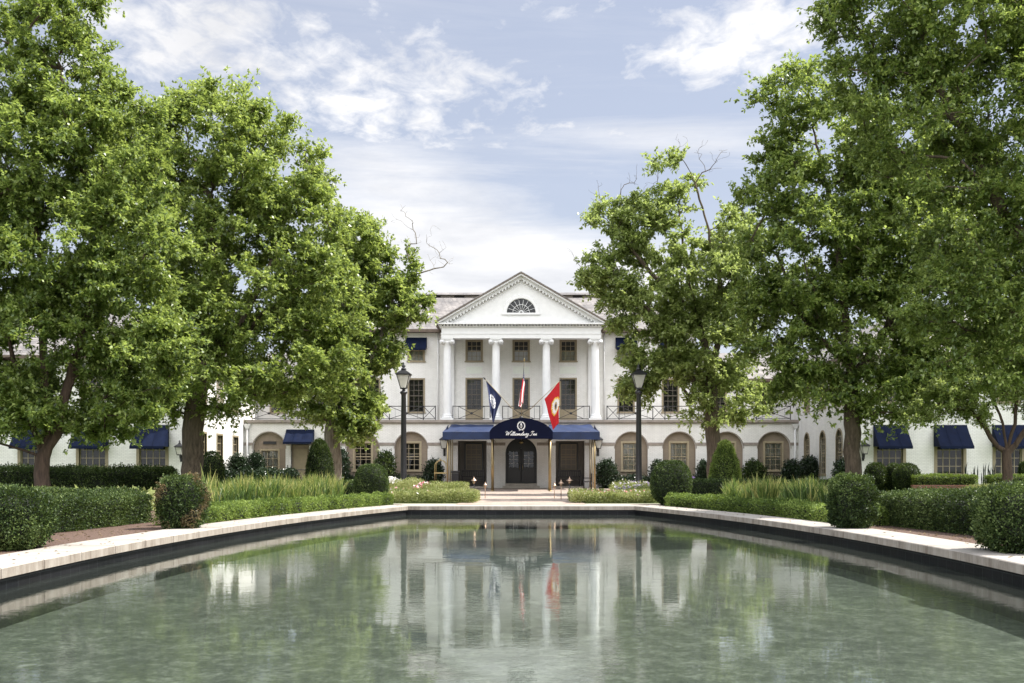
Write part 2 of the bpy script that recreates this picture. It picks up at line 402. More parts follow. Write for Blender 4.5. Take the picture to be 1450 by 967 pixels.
def hedge(name, path, w, h, mat, label, group=None, dens=3200, L=0.04, loose=0.02, lump=0.03, seed=1, cat='hedge', core=None, ntop=0.0, z0=0.0):
    rng = np.random.default_rng(seed)
    A = np.array(path, float); seg = np.linalg.norm(np.diff(A, axis=0), axis=1); cum = np.concatenate([[0], np.cumsum(seg)]); Ltot = cum[-1]
    def at(t):
        i = np.clip(np.searchsorted(cum, t, side='right') - 1, 0, len(seg) - 1)
        f = ((t - cum[i]) / seg[i])[:, None]
        c = A[i] * (1 - f) + A[i + 1] * f; tg = (A[i + 1] - A[i]) / seg[i][:, None]
        return c, tg
    per = 2 * h + w; nn = int(dens * per * Ltot)
    t = rng.uniform(0, Ltot, nn); q = rng.uniform(0, per, nn)
    lx = np.where(q < h, -w / 2, np.where(q < h + w, q - h - w / 2, w / 2)); lz = np.where(q < h, q, np.where(q < h + w, h, per - q))
    nx = np.where(q < h, -1.0, np.where(q < h + w, 0.0, 1.0)); nzv = np.where((q >= h) & (q < h + w), 1.0, 0.0)
    # round the top edges
    ed = np.minimum(np.abs(np.abs(lx) - w / 2), 0.12) / 0.12
    lz = lz - np.where(nzv > 0, (1 - ed) ** 2 * 0.06, 0)
    et = np.clip((lz - (h - 0.12)) / 0.12, 0, 1); lx = lx - np.where(nzv == 0, np.sign(lx) * et ** 2 * 0.05, 0)
    c, tg = at(t); sd = np.stack([tg[:, 1], -tg[:, 0]], 1)
    P = np.column_stack([c + sd * lx[:, None], lz]); Nn = np.column_stack([sd * nx[:, None], nzv])
    # ends
    ne = int(dens * w * h); 
    for end in (0, 1):
        te = np.full(ne, 0.0 if end == 0 else Ltot - 1e-6); ce, tge = at(te); sde = np.stack([tge[:, 1], -tge[:, 0]], 1)
        a = rng.uniform(-w / 2, w / 2, ne); z_ = rng.uniform(0, h, ne)
        P = np.vstack([P, np.column_stack([ce + sde * a[:, None], z_])]); Nn = np.vstack([Nn, np.column_stack([tge * (-1 if end == 0 else 1), np.zeros(ne)])])
    n = len(P)
    P = P + Nn * (nz(P, np.random.default_rng(seed + 5), 2.4, 7) * lump + rng.normal(size=n) * loose)[:, None]
    P[:, 2] = np.maximum(P[:, 2], 0.02) + z0
    D = unit(Nn * 0.9 + rng.normal(size=(n, 3)) * 0.8 + np.array([0, 0, 0.45]))
    V, F = leaves(P - D * L * 0.5, D, rng, L * rng.uniform(0.7, 1.35, n), L * 0.6, up=0.5)
    V[:, 2] = np.maximum(V[:, 2], z0 + 0.005)
    tone = np.clip(0.45 + nz(P, np.random.default_rng(seed + 9), 1.5) * 0.3 + rng.normal(size=n) * 0.28, 0, 1)
    base = (float(A[len(A) // 2][0]), float(A[len(A) // 2][1]), z0)
    th = thing(name, label, cat, base, group)
    obj_np('foliage', V, F, [mat], th, None, tone)
    g = 0.05 + loose
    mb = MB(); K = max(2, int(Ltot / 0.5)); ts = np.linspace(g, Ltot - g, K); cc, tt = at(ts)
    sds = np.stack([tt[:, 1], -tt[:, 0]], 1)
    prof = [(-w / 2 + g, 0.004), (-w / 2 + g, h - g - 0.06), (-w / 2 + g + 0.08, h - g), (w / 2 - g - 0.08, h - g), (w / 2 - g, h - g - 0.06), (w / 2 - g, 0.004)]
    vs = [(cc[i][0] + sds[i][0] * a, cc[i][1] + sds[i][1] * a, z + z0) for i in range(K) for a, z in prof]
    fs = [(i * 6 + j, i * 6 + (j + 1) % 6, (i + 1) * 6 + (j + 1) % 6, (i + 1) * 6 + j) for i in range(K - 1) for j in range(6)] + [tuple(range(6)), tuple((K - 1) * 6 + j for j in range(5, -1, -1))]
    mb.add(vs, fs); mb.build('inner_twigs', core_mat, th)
    return th

# trees ------------------------------------------------------------------------
def tree(name, label, base, stems, trunk_r, lobes, n_clump, leafmat, barkmat, L=0.16, twigs=16, ros=3, nleaf=6, rc=0.75, seed=1, bare=(), group=None, gap=0.0, cat='tree', tipr=0.012, sprig=0.8, tone0=0.45, shell=0.45):
    """stems: list of world polylines from the ground; lobes: (centre, radii, weight) in world metres"""
    rng = np.random.default_rng(seed)
    th = thing(name, label, cat, base, group)
    nodes = []; par = []
    for si, st in enumerate(stems):
        pts = [Vector(p) for p in st]; prev = -1
        if si > 0:   # start from nearest existing node
            dd = [(Vector(nodes[i]) - pts[0]).length for i in range(len(nodes))]; prev = int(np.argmin(dd))
        for i in range(len(pts) - 1):
            k = max(1, int((pts[i + 1] - pts[i]).length / 0.35))
            for j in range(k + (1 if i == len(pts) - 2 else 0)):
                if si > 0 and i == 0 and j == 0: continue
                p = pts[i].lerp(pts[i + 1], j / k)
                w_ = 0.03 if p.z > 1 else 0
                nodes.append([p.x + rng.normal() * w_, p.y + rng.normal() * w_, p.z]); par.append(prev); prev = len(nodes) - 1
    nst = len(nodes)
    # clump centres
    wts = np.array([l[2] * l[1][0] * l[1][1] * l[1][2] for l in lobes]) ** 0.75; wts /= wts.sum()
    C = []; lob = rng.choice(len(lobes), size=n_clump * 3, p=wts)
    grng = np.random.default_rng(seed + 77)
    gd = [(grng.normal(size=3) * 0.55 * (1 + .5 * i), grng.uniform(0, 6.28)) for i in range(5)]
    for li in lob:
        c, r, _ = lobes[li]; d = rng.normal(size=3); d /= np.linalg.norm(d)
        rad = shell + (1 - shell) * rng.uniform() ** 0.6
        p = np.array(c) + d * np.array(r) * rad
        if p[2] < 1.2: continue
        g = sum(math.sin(float(p @ a) + b_) for a, b_ in gd) / 3
        if g < -1 + gap * 1.6: continue
        if C and len(C) > 5 and rng.uniform() < 0.9:
            if np.min(np.linalg.norm(np.array(C) - p, axis=1)) < rc * 0.55: continue
        C.append(p)
        if len(C) >= n_clump: break
    C = np.array(C)
    st_np = np.array(nodes)
    order = np.argsort([np.min(np.linalg.norm(st_np - c, axis=1)) for c in C])
    NP = np.zeros((nst + len(C) * 30 + 4000, 3)); NP[:nst] = st_np; cnt = nst
    low = min(p[2] for p in C) * 0.6
    def attach(c, step=0.4):
        nonlocal cnt
        A = NP[:cnt]; d = np.linalg.norm(A - c, axis=1); hd = np.linalg.norm((A - c)[:, :2], axis=1)
        cost = d + 0.9 * np.maximum(0, A[:, 2] - c[2] + 0.25 * hd) + 3.0 * np.maximum(0, base[2] + 1.6 - A[:, 2])
        i = int(np.argmin(cost)); a = A[i].copy(); dist = d[i]
        pp = par[i]; dirp = (a - NP[pp]) if pp >= 0 else np.array([0, 0, 1.0]); dirp = dirp / (np.linalg.norm(dirp) + 1e-9)
        mid = (a + c) / 2 + dirp * dist * 0.16 + np.array([0, 0, 0.06 * dist]) + rng.normal(size=3) * 0.05 * dist
        k = max(1, int(dist / step)); prev = i
        for j in range(1, k + 1):
            t = j / k; p = (1 - t) ** 2 * a + 2 * t * (1 - t) * mid + t * t * c
            if j < k: p = p + rng.normal(size=3) * 0.02
            if cnt >= len(NP): return prev
            NP[cnt] = p; par.append(prev); prev = cnt; cnt += 1
        return prev
    ends = [attach(C[i]) for i in order]
    nbare = cnt
    for bp_ in bare:
        for q in bp_: ends_ = attach(np.array(q), 0.2)
        p0 = np.array(bp_[-1]); dr = np.array(bp_[-1]) - np.array(bp_[0]) if len(bp_) > 1 else np.array([0, 0, 1.0]); dr = dr / (np.linalg.norm(dr) + 1e-9)
        for q in bp_:
            for _ in range(2):
                v_ = dr * 0.5 + rng.normal(size=3) * 0.5 + np.array([0, 0, 0.45]); v_ /= np.linalg.norm(v_); ln_ = rng.uniform(0.25, 0.7)
                e1 = np.array(q) + v_ * ln_; attach(e1, 0.15)
                v2 = v_ + rng.normal(size=3) * 0.6; attach(e1 + v2 / np.linalg.norm(v2) * ln_ * 0.6, 0.15)
    # twig skeletons in each clump + leaf positions
    nC = len(C); T = nC * twigs
    ci = np.repeat(np.arange(nC), twigs)
    axis = np.array([stems[0][-1][0], stems[0][-1][1], (stems[0][-1][2] + stems[0][0][2]) * 0.5])
    outw = unit(C - axis); csz = rng.uniform(0.6, 1.35, nC)
    d = rng.normal(size=(T, 3)); d[:, 2] *= 0.7; d = unit(d + outw[ci] * 0.45)
    ln = rc * csz[ci] * rng.uniform(0.25, 1.3, T)
    crand = rng.uniform(-1, 1, nC)
    Pl = []; Dl = []; tn = []
    for r_ in range(ros):
        f = 1.0 - r_ * (0.62 / max(1, ros - 1)) if ros > 1 else 1.0
        Q = C[ci] + d * (ln * f)[:, None] + np.array([0, 0, -0.08]) * (ln * f)[:, None] ** 2
        for k in range(nleaf):
            Pl.append(Q + rng.normal(size=(T, 3)) * 0.035)
            D = unit(d * 0.45 + rng.normal(size=(T, 3)) * 0.75 + np.array([0, 0, -0.12])); Dl.append(D)
            tn.append(tone0 + crand[ci] * 0.16 + rng.normal(size=T) * 0.26 + 0.08 * f)
    P = np.vstack(Pl); D = np.vstack(Dl); tone = np.clip(np.concatenate(tn), 0, 1)
    n = len(P)
    V, F = leaves(P, D, rng, L * rng.uniform(0.65, 1.25, n), L * rng.uniform(0.42, 0.68, n), up=1.0, fold=0.12)
    cr = obj_np('crown', V, F, [leafmat], th, None, tone)
    # wood
    R = np.zeros(cnt); p_ = 2.35
    kids = [[] for _ in range(cnt)]
    for i in range(cnt):
        if par[i] >= 0: kids[par[i]].append(i)
    for i in range(cnt - 1, -1, -1):
        R[i] = sum(R[k] ** p_ for k in kids[i]) ** (1 / p_) if kids[i] else (tipr if i < nbare else tipr * 0.55)
    ex = math.log(trunk_r / tipr) / math.log(max(R[0], tipr * 1.5) / tipr)
    R = tipr * (R / tipr) ** ex
    VV = []; FF = []; off = 0
    z0 = base[2]
    starts = [i for i in range(cnt) if par[i] < 0] + [k for i in range(cnt) if kids[i] for k in sorted(kids[i], key=lambda q: -R[q])[1:]]
    for s0 in starts:
        ch = [s0]
        while kids[ch[-1]]: ch.append(max(kids[ch[-1]], key=lambda q: R[q]))
        pts = [NP[i] for i in ch]; rr = [R[i] for i in ch]
        if par[s0] >= 0: pts = [NP[par[s0]]] + pts; rr = [min(R[par[s0]], rr[0] * 1.25)] + rr
        if len(pts) < 2: continue
        pts = np.array(pts); rr = np.array(rr)
        rr = rr * (1 + 0.55 * np.exp(-np.maximum(pts[:, 2] - z0, 0) / 0.3) * (par[s0] < 0))
        ns = 14 if rr[0] > 0.12 else (7 if rr[0] > 0.04 else 4)
        tg = np.gradient(pts, axis=0); tg = unit(tg)
        ref = np.where(np.abs(tg[:, 2:3]) < 0.95, np.array([[0, 0, 1.0]]), np.array([[1.0, 0, 0]]))
        if abs(tg[:, 2]).mean() > 0.7: ref = np.tile(np.array([[0, 1.0, 0]]), (len(tg), 1))
        else: ref = np.tile(np.array([[0.1, 0.2, 1.0]]), (len(tg), 1))
        a = unit(np.cross(tg, ref)); b2 = np.cross(tg, a)
        an = np.arange(ns) * 2 * PI / ns
        wob = 1 + (0.07 * np.sin(3 * an + s0) + 0.05 * np.sin(5 * an)) * (rr[0] > 0.12)
        ring = pts[:, None, :] + (a[:, None, :] * np.cos(an)[None, :, None] + b2[:, None, :] * np.sin(an)[None, :, None]) * (rr[:, None] * wob[None, :])[:, :, None]
        k = len(pts); VV.append(ring.reshape(-1, 3))
        ii, jj = np.meshgrid(np.arange(k - 1), np.arange(ns), indexing='ij')
        f = np.stack([ii * ns + jj, ii * ns + (jj + 1) % ns, (ii + 1) * ns + (jj + 1) % ns, (ii + 1) * ns + jj], -1).reshape(-1, 4) + off
        FF.append(f); off += k * ns
    # fine twigs (3-sided) for a share of sprigs
    sel = rng.uniform(size=T) < sprig
    a0 = C[ci[sel]]; a1 = a0 + d[sel] * ln[sel][:, None]
    s_ = unit(np.cross(d[sel], rng.normal(size=(sel.sum(), 3)))) * 0.007
    u_ = np.cross(d[sel], s_)
    m_ = sel.sum()
    V3 = np.stack([a0 + s_, a0 - s_ * 0.5 + u_, a1, a0 - s_ * 0.5 - u_], 1).reshape(-1, 3)
    F3 = (np.arange(m_)[:, None] * 4 + np.array([[0, 1, 2, 2]])); 
    F3a = np.vstack([np.arange(m_)[:, None] * 4 + np.array([[0, 1, 2, 3]])]) + off
    VV.append(V3); FF.append(F3a)
    V = np.vstack(VV); F = np.vstack(FF)
    obj_np('trunk', V, F, [barkmat], th, smooth=True)
    return th
# ================================================================== THE HOTEL
F0, U0, WF = 62.0, 65.0, 52.0        # depth of ground-floor front, of the set-back upper wall, of the wing fronts
HX = 17.25                            # half width between the wings
hotel = thing('hotel_building', 'white painted brick hotel with columned portico, pediment and two long wings', 'building', (0, F0, 0))
TER = 4.25
ident = None
def side(Xw, sgn):
    """frame for a wall whose face is the plane x=Xw; u is Y; going inwards (depth) is x*sgn"""
    return lambda u, yy, z: (Xw + sgn * yy, u, z)

# ---- windows: local frame, front of the wall at y=0, opening centred on x=0, bottom z=0
WC = {}
def window_meshes(w, h, cols, rows, trim, tmat, sash, cur, archtop, tw=0.10, sill=True, meet=True):
    key = (w, h, cols, rows, trim, tmat.name, sash.name, str(cur), archtop, tw, sill, meet)
    if key in WC: return WC[key]
    hw = w / 2
    prof = arch(0, w, 0, h) if archtop else rect(-hw, hw, 0, h)
    prof_o = arch(0, w + 2 * tw, -0.0, h + tw) if archtop else rect(-hw - tw, hw + tw, 0, h + tw)
    f = MB()
    # outer casing, proud of the wall
    f.holes(prof_o, [[(x, z + 0.003) if z == 0 else (x, z) for x, z in prof]], -0.035, 0.12)
    k = len(prof_o)
    f.add([(x, -0.035, z) for x, z in prof_o] + [(x, 0.01, z) for x, z in prof_o], [(i, (i + 1) % k, (i + 1) % k + k, i + k) for i in range(k)])
    if sill: pass
    s = MB()   # sash bars
    b_ = 0.045; y0, y1 = 0.07, 0.105
    def zt(x):
        if not archtop: return h
        return h - hw + math.sqrt(max(0, hw * hw - x * x))
    s.box(-hw, -hw + b_, y0, y1, 0, zt(hw * 0.93)); s.box(hw - b_, hw, y0, y1, 0, zt(hw * 0.93)); s.box(-hw + b_, hw - b_, y0, y1, 0, b_)
    if not archtop: s.box(-hw + b_, hw - b_, y0, y1, h - b_, h)
    if meet: s.box(-hw + b_, hw - b_, y0 - 0.01, y1 + 0.004, h * 0.5 - 0.03, h * 0.5 + 0.03)
    mw = 0.016
    for i in range(1, cols):
        x = -hw + w * i / cols; s.box(x - mw, x + mw, y0 + 0.006, y1 - 0.006, b_, zt(x) - 0.01)
    for j in range(1, rows):
        z = h * j / rows
        if meet and abs(z - h * 0.5) < 0.05: continue
        ww = hw if not archtop or z < h - hw else math.sqrt(max(0.001, hw * hw - (z - h + hw) ** 2))
        s.box(-ww + 0.01, ww - 0.01, y0 + 0.009, y1 - 0.009, z - mw, z + mw)
    g = MB(); g.add([(x * 0.99, 0.09, z * 0.995 + 0.005) for x, z in prof], [tuple(range(len(prof)))])
    c = None
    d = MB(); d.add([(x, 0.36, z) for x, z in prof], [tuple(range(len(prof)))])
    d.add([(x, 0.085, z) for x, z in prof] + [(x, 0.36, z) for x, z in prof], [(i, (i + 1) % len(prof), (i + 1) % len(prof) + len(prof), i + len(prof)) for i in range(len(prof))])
    if cur:
        c = MB(); ch, cm_, gapf = cur
        def pleat(xa, xb, z0, z1):
            n = 26; vs = []
            for i in range(n + 1):
                x = xa + (xb - xa) * i / n; y = 0.20 + 0.03 * math.sin(i * 1.9) + 0.015 * math.sin(i * 0.8)
                vs += [(x, y, z0), (x, y, z1)]
            c.add(vs, [(2 * i, 2 * i + 2, 2 * i + 3, 2 * i + 1) for i in range(n)], 0, True)
        z1 = h * ch; 
        if gapf > 0: pleat(-hw * 0.97, -hw * gapf, 0.02, z1); pleat(hw * gapf, hw * 0.97, 0.02, z1)
        else: pleat(-hw * 0.97, hw * 0.97, 0.02, z1)
        c = c.mesh('curtain', cm_)
    sl = MB(); sl.box(-hw - tw - 0.05, hw + tw + 0.05, -0.09, 0.066, -0.09, -0.002); sl = sl.mesh('sill', tmat) if sill else None
    WC[key] = (f.mesh('window', tmat), s.mesh('sash', sash), g.mesh('pane', glass), d.mesh('dark_room', dark_room), c, sl)
    return WC[key]
def window(par, x, y, z, w, h, cols=3, rows=5, cur=None, tmat=None, sash=None, rz=0, archtop=False, tw=0.10, sill=True, name='window', meet=True):
    tmat = tmat or tan_trim; sash = sash or tan_light
    ms_ = window_meshes(w, h, cols, rows, tw, tmat, sash, cur, archtop, tw, sill, meet)
    pw = wloc(par)
    o = link_mesh(name, ms_[0], par, (x - pw.x, y - pw.y, z - pw.z), rz)
    for nm, me in zip(['sash', 'pane', 'room_lining', 'curtain', 'sill'], ms_[1:]):
        if me is not None: link_mesh(nm, me, o)
    return o
def awning(par, x, y, ztop, zbot, w, proj, rz=0, name='awning', parent_name=None, mat=None):
    """blue canvas awning: sloping sheet, closed ends, thin valance; local frame like the windows"""
    key = ('aw', w, round(ztop - zbot, 3), proj)
    if key not in WC:
        H = ztop - zbot; n = 8; mb = MB(); pr = []
        for i in range(n + 1):
            t = i / n; yy = -proj * (t ** 1.15) - 0.02; zz = H * (1 - t) ** 0.92 + 0.10 * t * (1 - t) * -1.2
            pr.append((yy, zz))
        hw = w / 2
        nx = 18; wv_ = lambda i, j: 0.016 * math.sin(i * 0.9 + 1) * math.sin(PI * j / n) * (1 if 0 < i < nx else 0) - 0.022 * math.sin(PI * i / nx) * math.sin(PI * j / n)
        mb.add([(-hw + w * i / nx, pr[j][0] - wv_(i, j) * 0.6, pr[j][1] + wv_(i, j)) for j in range(n + 1) for i in range(nx + 1)],
               [(j * (nx + 1) + i, j * (nx + 1) + i + 1, (j + 1) * (nx + 1) + i + 1, (j + 1) * (nx + 1) + i) for j in range(n) for i in range(nx)], 0, True)
        for sx_ in (-hw / 3, hw / 3):
            mb.tube([(sx_, p_[0] - 0.004, p_[1] + 0.004) for p_ in pr], 0.006, 4, 0)
        for sx in (-hw, hw):
            mb.add([(sx, yy, zz) for yy, zz in pr] + [(sx, -0.02, 0.0)], [tuple(range(n + 2))], 0)
        yb, zb = pr[-1]
        mb.box(-hw, hw, yb - 0.012, yb + 0.004, zb - 0.12, zb + 0.01)
        for k in range(3):
            xx = -hw + 0.03 + (w - 0.06) * k / 2
            mb.tube([(xx, -0.01, 0.03), (xx, yb + 0.02, zb - 0.03)], 0.012, 5, 1)
        WC[key] = mb.mesh('awning', [navy, black_metal])
    pw = wloc(par)
    return link_mesh(name, WC[key], par, (x - pw.x, y - pw.y, zbot - pw.z), rz)

DARKC = (0.98, grey_curtain, 0.0); HALF = (0.48, curtain, 0.0); PALE = (0.98, curtain, 0.0); SPLIT = (0.98, grey_curtain, 0.35); LACE = (0.98, grey_curtain, 0.12)

# ---- ground-floor front with seven niches, door recess and two porch bays
archX = [-15.7, -9.88, -6.86, 6.86, 9.85, 12.8, 15.75]
NW = 2.06
mb = MB()
hol = [arch(x, NW, 0.02, 3.50) for x in archX] + [rect(-14.35, -13.2, 0.02, 2.75)]
hol += [rect(-3.95, -2.15, 0.12, 2.95), arch(0, 1.96, 0.30, 3.15), rect(2.15, 3.95, 0.12, 2.95)]
mb.holes(rect(-HX, HX, 0.0, 4.03), hol, F0, 0.22)
mb.build('wall', white_brick, hotel)
# niche backs: rose painted brick
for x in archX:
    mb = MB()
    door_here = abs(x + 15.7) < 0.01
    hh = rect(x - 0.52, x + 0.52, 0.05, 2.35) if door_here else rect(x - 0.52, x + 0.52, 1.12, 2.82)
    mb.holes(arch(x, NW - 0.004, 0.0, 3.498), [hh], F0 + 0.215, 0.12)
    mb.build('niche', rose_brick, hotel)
    if not door_here:
        window(hotel, x, F0 + 0.215, 1.12, 1.04, 1.70, 3, 5, (LACE if x < 0 else PALE), tan_light, tan_light, tw=0.12)
# glazed side door in the far-left niche
window(hotel, -15.7, F0 + 0.215, 0.35, 1.04, 2.0, 3, 4, PALE, tan_light, tan_light, sill=False, name='glazed_door', meet=False)
mb = MB(); mb.box(-16.1, -15.3, F0 + 0.15, F0 + 0.2, 2.75, 2.92); mb.build('door_light', black_metal, hotel)
# service door under the little awning
mb = MB(); mb.box(-14.3, -13.25, F0 + 0.19, F0 + 0.24, 0.1, 2.7, 0); mb.box(-14.2, -13.35, F0 + 0.17, F0 + 0.19, 0.2, 2.45, 1)
mb.build('service_door', [rose_brick, tan_trim], hotel)
awning(hotel, -13.75, F0, 3.66, 2.85, 1.75, 0.9)
# string course, broken by the niches
mb = MB(); xs = [-HX]
ed = []
for x in archX[:3]: ed += [(x - NW / 2 - 0.001, x + NW / 2 + 0.001)]
ed = [(-15.7 - 1.03, -15.7 + 1.03), (-14.35, -13.2), (-9.88 - 1.03, -9.88 + 1.03), (-6.86 - 1.03, -6.86 + 1.03), (-3.95, -2.15), (-0.98, 0.98), (2.15, 3.95)] + [(x - 1.03, x + 1.03) for x in archX[3:]]
cur_ = -HX
for a, b2 in ed:
    if a - cur_ > 0.03:
        mb = MB(); mb.box(cur_, a - 0.003, F0 - 0.035, F0 + 0.02, 2.66, 2.84); mb.build('string_course', band_mat, hotel)
    cur_ = b2 + 0.003
mb = MB(); mb.box(cur_, HX, F0 - 0.035, F0 + 0.02, 2.66, 2.84)
mb.build('string_course', band_mat, hotel)
# arch rims
for x in archX:
    mb = MB(); r0 = NW / 2; r1 = r0 + 0.05; zc = 3.5 - r0; n = 20
    vs = []
    for i in range(n + 1):
        a = PI * i / n
        for r in (r0, r1):
            for yy in (F0 - 0.012, F0 + 0.01): vs.append((x + r * math.cos(a), yy, zc + r * math.sin(a)))
    fs = []
    for i in range(n):
        b0 = 4 * i; b1 = b0 + 4
        fs += [(b0, b1, b1 + 2, b0 + 2), (b0 + 2, b1 + 2, b1 + 3, b0 + 3), (b0, b0 + 1, b1 + 1, b1)]
    mb.add(vs, fs); mb.build('arch_rim', band_mat, hotel)
# terrace slab with moulded edge
mb = MB(); mb.box(-HX, HX, F0 - 0.16, U0 - 0.004, 4.09, TER); mb.box(-HX, HX, F0 - 0.09, F0 + 0.4, 4.03, 4.088)
mb.build('terrace_ledge', band_mat, hotel)

# porch bays (shadowed alcoves with a window and wainscot)
for sg in (-1, 1):
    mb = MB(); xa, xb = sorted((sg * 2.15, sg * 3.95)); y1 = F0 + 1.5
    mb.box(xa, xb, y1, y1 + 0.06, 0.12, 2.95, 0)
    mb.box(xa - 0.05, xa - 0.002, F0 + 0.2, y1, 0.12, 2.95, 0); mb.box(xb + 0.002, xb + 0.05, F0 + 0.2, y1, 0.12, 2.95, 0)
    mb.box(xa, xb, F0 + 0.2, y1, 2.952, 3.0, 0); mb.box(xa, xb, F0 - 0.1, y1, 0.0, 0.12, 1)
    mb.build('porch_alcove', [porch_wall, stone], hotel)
    window(hotel, sg * 3.02, F0 + 1.42, 1.15, 1.0, 1.62, 3, 5, SPLIT, dark_door, tan_light, name='porch_window', sill=False)
# doorway: dark recess, steps, double door
mb = MB(); mb.box(-0.98, -0.93, F0 + 0.2, F0 + 1.0, 0.3, 3.2); mb.box(0.93, 0.98, F0 + 0.2, F0 + 1.0, 0.3, 3.2)
mb.box(-0.93, 0.93, F0 + 0.98, F0 + 1.02, 2.5, 3.2); mb.box(-0.98, 0.98, F0 + 0.2, F0 + 1.02, 3.2, 3.25)
mb.build('door_recess', dark_door, hotel)
mb = MB(); mb.box(-1.15, 1.15, F0 - 0.75, F0 + 0.0, 0, 0.15); mb.box(-0.98, 0.98, F0 - 0.38, F0 + 1.02, 0.15, 0.30)
mb.build('entrance_steps', stone, hotel)
for sg in (-1, 1):
    xa, xb = sorted((sg * 0.02, sg * 0.93))
    mb = MB(); mb.holes(rect(xa, xb, 0.3, 2.5), [rect(xa + 0.16, xb - 0.16, 1.3, 2.3)], F0 + 0.94, 0.05)
    mb.box(xa + 0.16, xb - 0.16, F0 + 0.928, F0 + 0.938, 0.5, 1.12)
    d = mb.build('entrance_door', dark_door, hotel)
    mb = MB(); mb.add([(xa + 0.16, F0 + 0.97, 1.3), (xb - 0.16, F0 + 0.97, 1.3), (xb - 0.16, F0 + 0.97, 2.3), (xa + 0.16, F0 + 0.97, 2.3)], [(0, 1, 2, 3)])
    mb.build('pane', glass, d)
    mb = MB()
    xm = (xa + xb) / 2; mb.box(xm - 0.015, xm + 0.015, F0 + 0.95, F0 + 0.965, 1.3, 2.3)
    for zz in (1.55, 1.8, 2.05): mb.box(xa + 0.16, xb - 0.16, F0 + 0.95, F0 + 0.963, zz - 0.013, zz + 0.013)
    mb.build('glazing_bars', white_paint, d)
    mb = MB(); hx = sg * 0.1; mb.tube([(hx, F0 + 0.9, 1.15), (hx, F0 + 0.9, 1.5)], 0.018, 8); mb.box(hx - 0.01, hx + 0.01, F0 + 0.9, F0 + 0.94, 1.2, 1.22); mb.box(hx - 0.01, hx + 0.01, F0 + 0.9, F0 + 0.94, 1.42, 1.44)
    mb.build('handle', brass, d)
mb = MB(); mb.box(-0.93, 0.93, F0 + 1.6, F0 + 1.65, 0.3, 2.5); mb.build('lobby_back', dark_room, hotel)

# ---- upper walls
E3 = 10.22; LOWX = 11.4; E2 = 7.05
up2 = [(x, 4.93, 2.10) for x in (-9.75, -6.85, 6.85, 9.75)]
up3 = [(x, 8.25, 1.36) for x in (-9.75, -6.85, 6.85, 9.75)]
por2 = [(x, 4.33, 2.72) for x in (-3.07, 0.0, 3.07)]
por3 = [(x, 8.25, 1.30) for x in (-3.07, 0.0, 3.07)]
low2 = [(x, 4.93, 1.95) for x in (-15.9, -12.9, 12.9, 15.9)]
mb = MB(); wv = 0.94
mb.holes(rect(-LOWX, LOWX, TER - 0.1, E3), [rect(x - wv / 2, x + wv / 2, z, z + h) for x, z, h in up2 + up3 + por2 + por3], U0, 0.1)
mb.build('wall', white_brick, hotel)
for sg in (-1, 1):
    mb = MB(); xa, xb = sorted((sg * LOWX, sg * HX))
    mb.holes(rect(xa, xb, TER - 0.1, E2), [rect(x - wv / 2, x + wv / 2, z, z + h) for x, z, h in low2 if x * sg > 0], U0 + 0.25, 0.1)
    mb.box(*sorted((sg * LOWX, sg * (LOWX - 0.3))), U0 + 0.003, U0 + 13, TER, E3)
    mb.build('wall', white_brick, hotel)
for x, z, h in up2: window(hotel, x, U0, z, wv, h, 3, 6, DARKC, sash=dark_sash)
for x, z, h in up3: window(hotel, x, U0, z, wv, h, 3, 4, HALF)
for x, z, h in low2: window(hotel, x, U0 + 0.25, z, wv, h, 3, 6, DARKC, sash=dark_sash)
for x, z, h in por3: window(hotel, x, U0, z, wv, h, 3, 4, HALF)
for x, z, h in por2:
    window(hotel, x, U0, z + 0.75, wv, h - 0.75, 3, 6, DARKC, sash=dark_sash, sill=False, name='balcony_door')
    mb = MB(); mb.box(x - 0.57, x + 0.57, U0 - 0.03, U0 + 0.02, z - 0.07, z + 0.745); mb.build('door_panel', tan_trim, hotel)
    mb = MB(); mb.box(x - 0.53, x + 0.53, U0 - 0.02, U0 + 0.01, 7.42, 7.88, 0)
    for q in (x - 0.56, x + 0.53): mb.box(q, q + 0.03, U0 - 0.03, U0 + 0.01, 7.39, 7.91, 1)
    mb.box(x - 0.53, x + 0.53, U0 - 0.03, U0 + 0.01, 7.88, 7.91, 1); mb.box(x - 0.53, x + 0.53, U0 - 0.03, U0 + 0.01, 7.39, 7.42, 1)
    mb.build('wall_panel', [panel_mint, white_paint], hotel)
for x in (-9.75, -6.85, 6.85, 9.75): awning(hotel, x, U0, 9.78, 9.02, 1.4, 0.62)

